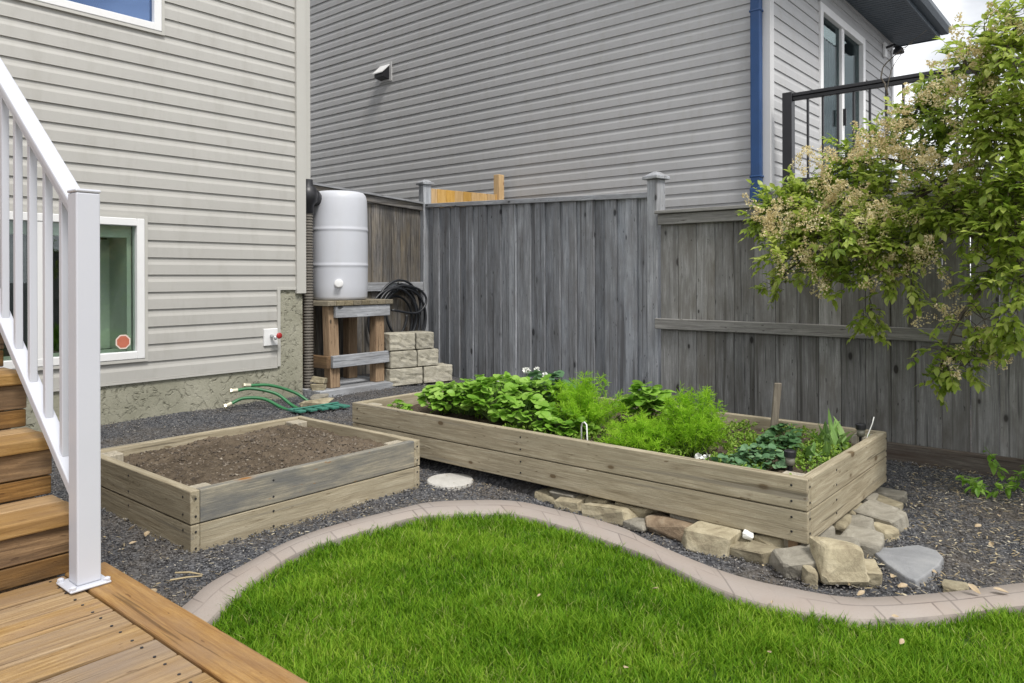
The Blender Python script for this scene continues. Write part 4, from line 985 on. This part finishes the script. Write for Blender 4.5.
# tan stones by the pipe
stone((3.79,5.37,h(4,5.4)+.03), .15,.11,.075, M['sand'], 'lower of two tan stones stacked by the corrugated downpipe', None, a1, seed=51)
stone((3.792,5.372,h(4,5.4)+.10), .14,.10,.065, M['sand'], 'upper of two tan stones stacked by the corrugated downpipe', None, a1, seed=52)
stone((3.54,5.05,h(4,5.2)-.015), .28,.15,.05, M['sand'], 'flat tan stone lying at the foot of the house corner', None, a1+.4, seed=53)
stone((3.67,5.19,h(4,5.2)-.015), .16,.12,.06, M['sandgrey'], 'small grey flat stone between the house corner and barrel stand', None, a1, seed=54)

# green hoses against the foundation
def hose(pts, lab):
    t_ = thing('garden_hose', lab, 'hose', pts[-1], 0, 'green hoses by the foundation'); c_ = [tuple(q) for q in catmull(pts, 40)]
    mb = MB(); mb.tube(c_, .0125, 10); mb.build('tube', M['hose'], t_, smooth=True)
    a, b = Vector(c_[0]), Vector(c_[1]); d_ = (a-b).normalized()
    mb = MB(); mb.tube([a-d_*.012, a+d_*.03], .0175, 12); mb.tube([a+d_*.031, a+d_*.045], .022, 6); mb.build('coupling', M['brass'], t_)
hose([(3.021,5.350,0.180),(3.135,5.311,0.185),(3.274,5.203,0.140),(3.333,5.086,0.060),(3.343,4.988,0.030)], 'green hose with brass end pointing left at middle height against the stucco')
hose([(3.135,5.359,0.205),(3.303,5.320,0.190),(3.472,5.242,0.120),(3.551,5.144,0.040),(3.571,5.037,0.030)], 'highest green hose arching along the stucco foundation')
hose([(2.961,5.330,0.085),(3.055,5.301,0.120),(3.174,5.213,0.110),(3.244,5.086,0.050),(3.264,4.988,0.030)], 'lowest green hose bending down beside the soil planter')
tp = thing('hose_reel_plate', 'flat teal plastic hose guide lying beside the soil planter', 'hose guide', (3.4,4.85,.04))
mb = MB()
for k in range(5): mb.box(3.20+.085*k, 3.26+.085*k, 4.77-.02*k, 4.93-.02*k, .045, .062)
mb.box(3.20,3.60,4.83,4.855,.0625,.072); mb.build('plate', M['teal'], tp, bevel=.003)
# bed labels, lights, stake, hook
def solar(x, y, z0, lab, big=1):
    t_ = thing('solar_light', lab, 'garden light', (x,y,z0)); s = big
    mb = MB(); mb.lathe([(.008,-.08),(.011,.0),(.011,.055*s)], (0,0,0), 10); mb.build('stake', M['black'], t_, local=True)
    mb = MB(); mb.lathe([(.014,.056*s),(.018,.06*s),(.020,.10*s)], (0,0,0), 18); mb.build('lens', M['frost'], t_, local=True, smooth=True)
    mb = MB(); mb.lathe([(.024,.1005*s),(.0245,.128*s),(.02,.133*s)], (0,0,0), 18); mb.build('cap', M['black'], t_, local=True)
solar(3.79,1.03,.24,'black topped solar light in the far corner of the long planter',.8)
solar(3.05,1.10,.235,'black topped solar light beside the front corner of the long planter',.8)
solar(3.0,2.345,.235,'dark solar light half hidden among the strawberry leaves',.75)
sk = MB(); sk.hexa([(3.80,1.475,.18),(3.823,1.448,.18),(3.836,1.46,.18),(3.813,1.487,.18)], [(3.80,1.445,.50),(3.823,1.418,.50),(3.836,1.43,.50),(3.813,1.457,.50)])
o = sk.build('garden_stake', stakew('Z'), loc=(3.8005,1.4535,.18), bevel=.003); tag(o, 'flat wooden stake standing upright in the long planter', 'stake')
hk = MB(); hk.tube([(2.9257,2.0446,.2),(2.9257,2.0446,.335),(2.9209,2.0349,.355),(2.9160,2.0204,.362),(2.9131,2.0058,.352),(2.9111,2.0010,.28),(2.9111,2.0010,.2)], .0035, 8)
o = hk.build('wire_hoop', M['white'], loc=(2.9160,2.0252,.2), smooth=True); tag(o, 'white bent wire hoop just behind the front board of the long planter', 'hoop')
hk = MB(); hk.tube([(3.7228,0.9981,.2),(3.7422,0.9884,.3),(3.7519,0.9690,.36),(3.7616,0.9642,.39)], .0025, 6); o = hk.build('white_wire', M['petal'], loc=(3.7228,0.9981,.2), smooth=True); tag(o, 'thin pale wire leaning over the end board of the long planter', 'wire')

# ------------------------------------------------------------------ planter plants
def pz(x, y): return zf2(x, y)+.01
ROUND_ = (.3,.95,1.0,.9,.45)
def strawberry(x, y, r, hh, n, lab, m='berry', name='strawberry_plant', lsz=.046, group=None, flowers=0):
    x *= .972; y *= .969
    t_ = thing(name, lab, 'plant', (x,y,pz(x,y)-.01), 0, group)
    mb = MB(); st_ = MB(); fl_ = MB()
    for i in range(int(n*1.35)):
        a = random.uniform(0,6.283); rr = r*math.sqrt(random.random()); z = hh*1.2*(1-.5*(rr/r)**2)*random.uniform(.5,1.08)
        tip = Vector((x+rr*math.cos(a), y+rr*math.sin(a), pz(x,y)+z)); bs = Vector((x+rr*.25*math.cos(a), y+rr*.25*math.sin(a), pz(x,y)))
        md_ = (tip+bs)/2+Vector((0,0,z*.25)); st_.tube([bs, md_, tip], [.0022,.0018,.0013], 4, False)
        out_ = Vector((math.cos(a), math.sin(a), .25)); nn = Vector((random.uniform(-.5,.5), random.uniform(-.5,.5), 1)).normalized()
        for da in (-1.25, 0, 1.25):
            d_ = Matrix.Rotation(da+random.uniform(-.2,.2), 3, nn) @ out_; s_ = lsz*random.uniform(.75,1.2)
            mb.leaf(tip, d_, nn, s_, s_*.95, random.uniform(.1,.4), fold=random.uniform(.05,.35), prof=ROUND_)
    for i in range(flowers):
        a = random.uniform(0,6.283); rr = r*random.uniform(.2,.8); q = Vector((x+rr*math.cos(a), y+rr*math.sin(a), pz(x,y)+hh*random.uniform(.95,1.15)))
        for k in range(5):
            an = k*1.257; fl_.leaf(q, (math.cos(an), math.sin(an), .35), (0,0,1), .014, .013, .2, prof=(.4,1,.7))
        st_.tube([(x,y,pz(x,y)), q], .0015, 4, False)
    mb.build('leaves', M[m], t_); st_.build('stems', M['stem'], t_)
    if flowers: fl_.build('flowers', M['petal'], t_)
    return t_
random.seed(31)
GS = 'leafy strawberry plants in the long planter'
for i, (x, y, r, hh, n, fl) in enumerate([(3.23,3.27,.15,.15,56,0),(3.22,3.10,.17,.17,70,1),(3.36,2.96,.18,.18,70,1),(3.19,2.82,.18,.20,80,1),(3.40,2.68,.18,.18,66,0),(3.13,2.58,.16,.14,60,1),(3.14,2.32,.14,.11,46,0),(3.5,3.14,.17,.17,56,0)]):
    strawberry(x, y, r, hh, n, ['leafy strawberry plant at the far left end of the long planter','leafy strawberry plant second from the far left end','bushy strawberry plant in the back of the left half','tall bright strawberry plant in the middle of the left half','strawberry plant behind the tall bright one near the fence side','low strawberry plant against the front board left of the dill','small strawberry plant at the foot of the largest dill','strawberry plant at the back left near the tall fence'][i], group=GS, flowers=fl)
strawberry(3.55,2.76,.15,.20,40,'taller blue green leafy plant with white flowers in front of the tall fence','kale','columbine',.06,None,0)
cl_ = MB()
ft = thing('white_flower', 'cluster of white flowers on thin stems above the planter leaves', 'flower', (3.5186,2.8101,pz(3.6,2.9)))
for q in ((3.4992,2.8392,.485),(3.5284,2.7907,.49),(3.4798,2.8392,.49),(3.5089,2.7132,.465)):
    for k in range(26):
        d_ = rnd_dir(); cl_.leaf(Vector(q)+d_*.006, d_, rnd_dir(), .014, .012, .2, prof=(.4,1,.6))
cl_.build('petals', M['petal'], ft)
cl_ = MB(); [cl_.tube([(3.60+.01*k,2.88,.24),(q[0],q[1],q[2])], .002, 5, False) for k, q in enumerate(((3.4992,2.8392,.485),(3.5284,2.7907,.49),(3.4798,2.8392,.49),(3.5089,2.7132,.465)))]; cl_.build('stems', M['stem'], ft)
strawberry(3.66,2.12,.13,.18,55,'upright light green leafy bush behind the dill plants','berry','leafy_bush',.06)
strawberry(3.15,1.27,.10,.08,46,'blue green columbine seedling near the front right of the long planter','kale','columbine',.03)
strawberry(2.99,1.34,.07,.06,18,'pale green seedling against the front board near the corner','kale','seedling',.028)
strawberry(3.52,1.33,.09,.07,40,'dark leaved plant in the middle of the bare right end of the long planter','darkleaf','dark_plant',.03)
strawberry(3.72,1.36,.08,.08,22,'small dark leaved plant next to the wooden stake','darkleaf','dark_plant',.028)
strawberry(2.97,3.42,.05,.08,10,'tiny seedling alone at the left end of the long planter','berry','seedling',.04)
def dill(x, y, r, hh, n, lab):
    x *= .972; y *= .969
    t_ = thing('dill_plant', lab, 'plant', (x,y,pz(x,y)-.01), 0, 'feathery dill plants in the long planter'); mb = MB(); st_ = MB()
    for i in range(n):
        a = random.uniform(0,6.283); rr = r*math.sqrt(random.random()); z = hh*(1-.5*(rr/r)**2)*random.uniform(.5,1.0)
        bs = Vector((x,y,pz(x,y)))+Vector((math.cos(a),math.sin(a),0))*rr*.3; tip = Vector((x+rr*math.cos(a), y+rr*math.sin(a), pz(x,y)+z))
        md_ = (bs+tip)/2+Vector((0,0,z*.15)); pts = catmull([bs[:], md_[:], tip[:]], 9); st_.tube(pts, [.003-.0025*k/8 for k in range(9)], 5, False)
        for k in range(2, 9):
            for s_ in range(4):
                d_ = rnd_dir(.35); p0 = Vector(pts[k]); ln = random.uniform(.03,.055)*(1.15-.06*k)
                for j in range(7):
                    q = p0+d_*ln*(j/7); dd = (d_+rnd_dir(.1)*.95).normalized()
                    mb.leaf(q, dd, rnd_dir(), random.uniform(.014,.026), .0022, .1, prof=(.8,1,.3), fold=0)
                mb.leaf(p0, d_, rnd_dir(), ln, .002, .1, prof=(.9,.9,.4), fold=0)
    mb.build('fronds', M['dill'], t_); st_.build('stems', M['stem'], t_)
dill(3.27,2.27,.21,.32,70,'largest feathery dill plant in the middle of the long planter')
dill(3.13,1.86,.19,.18,48,'low spreading dill plant between two taller ones')
dill(3.25,1.64,.16,.34,64,'tall narrow dill plant at the right beside the bare soil')
def straps(x, y, n, hh, lab):
    x *= .972; y *= .969
    t_ = thing('tulip_plant', lab, 'plant', (x,y,pz(x,y)-.01), 0, 'strap leaved plants at the right end of the long planter'); mb = MB()
    for i in range(n):
        a = random.uniform(0,6.283); q = Vector((x+random.uniform(-.05,.05), y+random.uniform(-.05,.05), pz(x,y)))
        mb.leaf(q, (math.cos(a)*.45, math.sin(a)*.45, 1), (-math.cos(a), -math.sin(a), .3), hh*random.uniform(.5,1.0), .026, random.uniform(-.2,.5), fold=.45, prof=(.5,.9,1,.9,.6,.05))
    mb.build('leaves', M['tulip'], t_)
straps(3.68,1.12,16,.19,'tall strap leaved tulip clump by the end board of the long planter'); straps(3.44,1.14,12,.13,'shorter strap leaved tulip clump left of the taller one'); straps(3.85,1.2,8,.12,'small strap leaved clump in the far right corner')
mb = MB()
def cover(n, x0, x1, y0, y1, s=.016):
    for _ in range(n):
        x, y = random.uniform(x0,x1), random.uniform(y0,y1)
        if noise.noise((x*5,y*5,4)) < -.12: continue
        z = pz(x,y)+.012+random.uniform(0,.03)
        for k in range(5): mb.leaf((x,y,z), rnd_dir(.5), rnd_dir(1), s*random.uniform(.6,1.2), s*.5, .2, prof=(.5,1,.4))
cover(1500, 2.85,3.84,1.0,1.65); cover(700, 2.85,3.2,1.5,2.5); cover(420, 3.0,3.8,2.1,3.3); cover(260,3.4,3.84,1.45,2.1)
o = mb.build('ground_cover', M['sedum'], loc=(3.4,1.5,.24)); tag(o, 'low yellow green creeping ground cover between the planter plants', 'ground cover', kind='stuff')
mb = MB()
for q in ((2.985,1.43),(2.965,1.46)):
    for k in range(10): d_ = rnd_dir(.4); mb.leaf(Vector((*q,pz(*q)+.04)), d_, rnd_dir(), .018, .016, .2, prof=(.4,1,.6))
o = mb.build('white_blossom', M['petal'], loc=(3.06,1.48,.27)); tag(o, 'small white blossoms low in the right half of the long planter', 'flower')

# ------------------------------------------------------------------ arching shrub on the right
random.seed(77)
CROWN=[(3.9,0.44,2.18),(4.0,0.55,2.15),(4.1,0.64,2.07),(3.9,0.48,1.98),(4.2,0.75,1.99),(3.9,0.54,1.85),(3.8,0.41,1.77),(4.3,0.85,1.93),(4.1,0.67,1.82),(4.3,0.95,1.84),(4.2,0.79,1.73),(3.9,0.54,1.68),(3.8,0.41,1.58),(4.4,1.09,1.79),(4.3,0.95,1.65),(4.4,1.14,1.66),(4.1,0.75,1.59),(4.0,0.61,1.56),(3.8,0.45,1.44),(4.4,1.27,1.7),(4.4,1.33,1.59),(4.3,1.17,1.52),(4.2,1.0,1.52),(4.1,0.84,1.47),(4.4,1.44,1.6),(4.4,1.52,1.56),(4.3,1.49,1.45),(4.2,1.35,1.41),(4.2,1.22,1.38),(4.1,1.07,1.36),(4.1,0.95,1.36),(3.9,0.58,1.39),(3.8,0.47,1.31),(4.0,0.67,1.38),(4.3,1.63,1.43),(4.3,1.68,1.37),(4.2,1.51,1.31),(4.1,1.34,1.27),(4.0,1.18,1.23),(4.0,1.06,1.23),(4.0,0.97,1.23),(4.1,1.42,1.19),(4.0,1.26,1.14),(4.0,1.14,1.12),(4.0,1.04,1.12),(4.1,1.37,1.08),(4.2,1.54,1.06),(4.2,1.61,1.0),(4.0,1.23,1.06),(4.0,1.14,1.02),(4.1,1.07,0.88),(4.1,1.06,0.82),(4.0,0.86,1.2),(4.0,0.8,1.14),(3.9,0.69,1.37),(3.9,0.6,1.3),(3.8,0.51,1.23),(3.7,0.4,1.24),(4.0,0.88,1.07),(4.0,0.95,1.03),(4.0,0.85,0.98),(3.8,0.45,1.11),(3.8,0.51,1.07),(3.7,0.41,1.03),(3.9,0.58,1.01),(3.9,0.62,0.87),(3.8,0.53,0.86),(3.8,0.45,0.84),(3.7,0.4,0.91),(3.9,0.66,0.67),(3.9,0.7,0.62),(3.9,0.62,0.65),(3.9,0.58,0.69),(4.0,0.73,0.7),(3.8,0.4,0.8),(4.1,0.75,1.8),(3.8,0.43,2.03),(3.7,0.39,1.88),(3.7,0.39,1.4),(3.8,0.47,1.74),(3.9,0.72,0.59),(3.9,0.54,0.74),(4.0,0.84,1.34)]
BLOOM=[(4.12,1.56,1.41),(4.12,1.62,1.35),(4.12,1.58,1.3),(4.12,1.4,1.65),(4.12,1.27,1.6),(4.12,1.11,1.7),(4.12,1.0,1.63),(4.12,1.17,1.47),(4.12,1.31,1.52),(4.12,1.36,1.34),(4.12,1.24,1.47),(4.12,1.23,1.15),(4.02,0.9,1.62),(4.02,0.69,1.54),(4.02,0.59,1.38),(4.02,0.5,1.37),(4.02,0.74,1.91),(4.02,0.63,1.68),(4.02,0.55,2.09),(4.02,0.46,2.15),(4.02,0.48,1.71),(4.02,0.55,1.88),(4.02,1.27,1.0),(4.02,1.42,1.06),(4.02,1.1,1.12),(4.02,1.05,1.21),(4.02,1.01,1.37),(4.02,0.93,1.74),(4.02,0.8,1.58),(4.02,0.51,2.03),(4.02,0.44,1.86),(4.02,0.65,1.47),(4.02,1.08,1.31),(4.02,1.0,1.12),(4.02,1.17,1.36),(4.02,0.67,1.92),(4.02,0.94,1.05),(4.02,0.78,1.14),(4.02,0.68,0.88),(4.02,0.56,0.74),(4.02,0.71,0.64),(4.02,0.49,1.17),(4.02,0.86,1.86),(4.02,0.44,1.7),(4.02,0.57,1.58),(4.02,0.42,1.32)]
BRS=[[(4.3,0.3,0.94),(4.2,0.48,1.17),(4.2,0.68,1.42),(4.3,0.88,1.6),(4.4,1.14,1.69),(4.4,1.44,1.6)],[(4.3,0.3,0.94),(4.2,0.52,1.34),(4.1,0.67,1.52),(4.1,0.9,1.4),(4.1,1.16,1.26),(4.1,1.42,1.13),(4.2,1.61,1.0)],[(4.3,0.15,0.88),(4.2,0.29,1.03),(4.0,0.38,1.6),(4.0,0.53,1.89),(4.1,0.67,2.1)],[(4.3,0.15,0.73),(4.1,0.28,0.81),(3.9,0.45,1.07),(3.9,0.54,1.01),(3.9,0.66,0.8),(3.9,0.71,0.63)],[(4.3,0.88,1.6),(4.3,0.9,1.72),(4.3,1.0,1.75),(4.3,1.04,1.85),(4.3,1.03,2.06),(4.3,0.97,2.21),(4.2,0.83,2.28)],[(4.3,1.03,2.01),(4.35,1.07,2.16),(4.3,0.95,2.24),(4.3,0.91,2.26)],[(4.2,0.68,1.42),(4.1,0.93,1.35),(4.1,1.06,1.16),(4.1,1.06,0.85)],[(4.2,0.48,1.33),(4.1,0.57,1.5),(4.1,0.75,1.47),(4.3,1.07,1.496),(4.3,1.38,1.45),(4.3,1.65,1.37)],[(3.95,0.4,1.03),(3.9,0.45,1.07),(3.9,0.63,1.25),(4.0,0.8,1.13),(4.0,0.93,1.05)]]
# crown beyond the frame edge
for c_ in list(CROWN):
    if c_[2] > 1.15 and random.random() < .25: CROWN.append((c_[0]+random.uniform(-.12,.12), c_[1]+random.uniform(-.06,.06), c_[2]+random.uniform(-.06,.06)))
for _ in range(46):
    CROWN.append((random.uniform(3.6,4.75), random.uniform(-.7,.42), random.uniform(1.1,2.5)))
for _ in range(10): BLOOM.append((random.uniform(3.6,4.3), random.uniform(-.5,.35), random.uniform(1.3,2.5)))
tr = thing('flowering_shrub', 'large arching shrub with cream flower clusters hanging over the right fence', 'shrub', (4.38,-.25,h(4.4,0)))
mb = MB(); mb.tube([(4.38,-.25,-.1),(4.37,-.2,.3),(4.33,-.02,.62),(4.3,.2,.85)], [.06,.052,.045,.035], 12); mb.tube([(4.37,-.22,.2),(4.3,-.4,.8),(4.15,-.35,1.5),(4.1,-.2,2.1)], [.045,.036,.026,.012], 10); mb.build('trunk', M['bark'], tr, smooth=True)
segp = []
for bi, b_ in enumerate(BRS):
    thin = bi in (4,5); pts = catmull(b_, 24); r0 = .006 if thin else (.02 if bi < 4 else .012)
    if bi < 4: pts = catmull([(4.31,.14,.80)]+b_, 28)
    if thin: r0 = .0045
    k = len(pts)
    pts = [np.array(q)+np.array([.012*noise.noise((i*.5,bi,0)), .012*noise.noise((i*.5,bi,5)), .012*noise.noise((i*.5,bi,9))]) for i, q in enumerate(pts)]
    mb = MB(); mb.tube(pts, [r0*(1-.8*i/(k-1)) for i in range(k)], 7); mb.build('branch', M['bark'], tr, smooth=True)
    if not thin: segp += [Vector(q) for q in pts]
segp += [Vector((4.15,-.35,1.5)), Vector((4.1,-.2,2.1)), Vector((4.3,-.4,.8)), Vector((4.3,-.3,1.1))]
lf_ = MB(); tw = MB()
LP = (.2,.8,1,.65,.04)
for ci, c_ in enumerate(CROWN):
    c_ = Vector(c_); nr_ = min(segp, key=lambda q: (q-c_).length); d0 = (c_-nr_)
    if d0.length > .05:
        md_ = (c_+nr_)/2+rnd_dir()*d0.length*.12
        tw.tube([tuple(q) for q in catmull([nr_[:], md_[:], c_[:]], 7)], [.004-.003*i/6 for i in range(7)], 5, False)
    small = c_.z < 1.1
    for s_ in range(7 if small else 20):                   # short leafy shoots
        sdir = (rnd_dir(.1)+d0.normalized()*.6+Vector((-.15,0,-.15))).normalized(); ln = random.uniform(.07,.15)*(.75 if small else 1)
        st0 = c_+rnd_dir()*random.uniform(.02,.085); en = st0+sdir*ln+Vector((0,0,-.03*random.random()))
        tw.tube([c_, st0, en], [.0018,.0016,.0008], 4, False)
        nl = random.randint(3,5)
        for j in range(nl):
            q = st0+(en-st0)*(j+.6)/nl
            for sg in (-1, 1):
                d_ = (sdir*.75+sdir.cross(Vector((random.uniform(-.4,.4),random.uniform(-.4,.4),1))).normalized()*sg*.8+Vector((0,0,random.uniform(-.35,.25)))).normalized()
                L_ = random.uniform(.028,.050); lf_.leaf(q, d_, Vector((random.uniform(-.6,.3),random.uniform(-.5,.5),1)), L_, L_*.56, random.uniform(.05,.45), fold=random.uniform(.1,.4), prof=LP)
        L_ = random.uniform(.032,.052); lf_.leaf(en, sdir, Vector((random.uniform(-.5,.5),random.uniform(-.5,.5),1)), L_, L_*.56, .25, prof=LP)
lf_.build('foliage', M['leaf'], tr); tw.build('twigs', M['bark'], tr)
bl = MB()
for c_ in BLOOM+[(x+random.uniform(-.05,.05), y+random.uniform(-.11,.11), z+random.uniform(-.1,.1)) for x, y, z in BLOOM]:
    c_ = Vector(c_); c_ = c_*.975 + Vector((0,0,1.05*.025))
    for rep in range(random.choice((2,3,3,4))):
        cc = Vector(c_)+rnd_dir()*.06*(rep > 0); ax_ = (rnd_dir(.5)+Vector((-.4,.1,0))).normalized(); ln = random.uniform(.08,.13); rad = ln*.36
        o1 = ax_.cross(Vector((0,0,1))).normalized(); o2 = ax_.cross(o1)
        for k in range(75):
            t_ = random.random()**.8; a = random.uniform(0,6.283); r_ = rad*(1-.75*t_)*math.sqrt(random.random())
            q = cc+ax_*ln*t_+(o1*math.cos(a)+o2*math.sin(a))*r_
            s_ = random.uniform(.006,.0115); bl.leaf(q, rnd_dir(), rnd_dir(), s_, s_*.8, .1, prof=(.6,1,.5), fold=.2)
bl.build('blossoms', M['bloom'], tr)
# low sprouts by the fence on the right
def sprout(x, y, hh, n, lab):
    t_ = thing('sprout', lab, 'plant', (x,y,h(x,y)), 0, 'leafy sprouts below the arching shrub'); mb = MB(); st_ = MB()
    for i in range(n):
        a = random.uniform(0,6.283); tip = Vector((x+.09*math.cos(a), y+.12*math.sin(a), h(x,y)+hh*random.uniform(.5,1))); b0_ = Vector((x,y,h(x,y)))
        st_.tube([b0_, (b0_+tip)/2+Vector((0,0,.03)), tip], .002, 4, False)
        for j in range(7):
            q = b0_+(tip-b0_)*(.35+.65*j/7); d_ = rnd_dir(.2); L_ = random.uniform(.035,.06); mb.leaf(q, d_, Vector((0,0,1)), L_, L_*.5, .3, prof=LP)
    mb.build('leaves', M['berry'], t_); st_.build('stems', M['stem'], t_)
sprout(4.30,.58,.09,7,'low leafy sprout growing from the gravel at the foot of the right fence'); sprout(4.45,.50,.24,6,'taller leafy sprout leaning on the kickboard of the right fence')

# ------------------------------------------------------------------ dry leaves and twigs
LEAVES=[(1.419,3.226),(1.309,3.162),(1.283,3.019),(1.330,3.048),(1.111,2.473),(1.135,2.522),(2.898,0.680),(2.793,0.642),(2.555,0.706),(2.831,0.406),(2.902,0.337),(3.424,0.559),(3.675,0.547),(3.724,0.689),(3.505,0.468),(4.032,0.793),(4.187,0.694),(3.862,0.863),(3.904,0.488),(2.487,0.569),(2.304,0.525),(2.320,0.895),(3.011,0.565),(1.875,1.485),(1.698,1.040),(2.023,0.792),(2.171,1.238)]
random.seed(3); G_L = 'dry fallen leaves on the gravel and lawn'
proto = None
for i, (x, y) in enumerate(LEAVES):
    if proto is None:
        mb = MB(); mb.leaf((0,0,0), (1,0,.1), (0,0,1), .05, .027, -.2, fold=.5, prof=(.15,.7,1,.8,.1)); proto = mb.build('dry_leaf', M['dryleaf'], local=True); o = proto
    else: o = proto.copy(); COL.objects.link(o)
    P_ = np.array([(x,y)]); onl = inside(P_, lawn_poly)[0]; one = inside(P_, strip)[0]
    o.location = (x, y, h(x,y)+(.042 if onl else .045 if one else .014)); s_ = random.uniform(.45,.9)*(.6 if onl else 1); o.scale = (s_,s_,s_)
    o.rotation_euler = (random.uniform(-.5,.5), random.uniform(-.4,.4), random.uniform(0,6.28))
    tag(o, 'pale fallen leaf scrap on the green lawn' if onl else 'dry leaf scrap on the concrete edging' if one else 'dry tan fallen leaf lying on the dark gravel', 'leaf', G_L)
mb = MB(); mb.tube([(1.236,2.60,.014),(1.265,2.555,.018),(1.29,2.51,.014)], [.003,.0035,.002], 6); o = mb.build('twig', M['litter'], loc=(1.26,2.55,.01)); tag(o, 'straight pale twig on the gravel near the soil planter', 'twig')
mb = MB(); mb.tube([(1.192,2.545,.016),(1.24,2.525,.016),(1.283,2.50,.014)], [.003,.003,.002], 6); o = mb.build('twig', M['litter'], loc=(1.24,2.52,.01)); tag(o, 'second pale twig on the gravel beside the curved edging', 'twig')
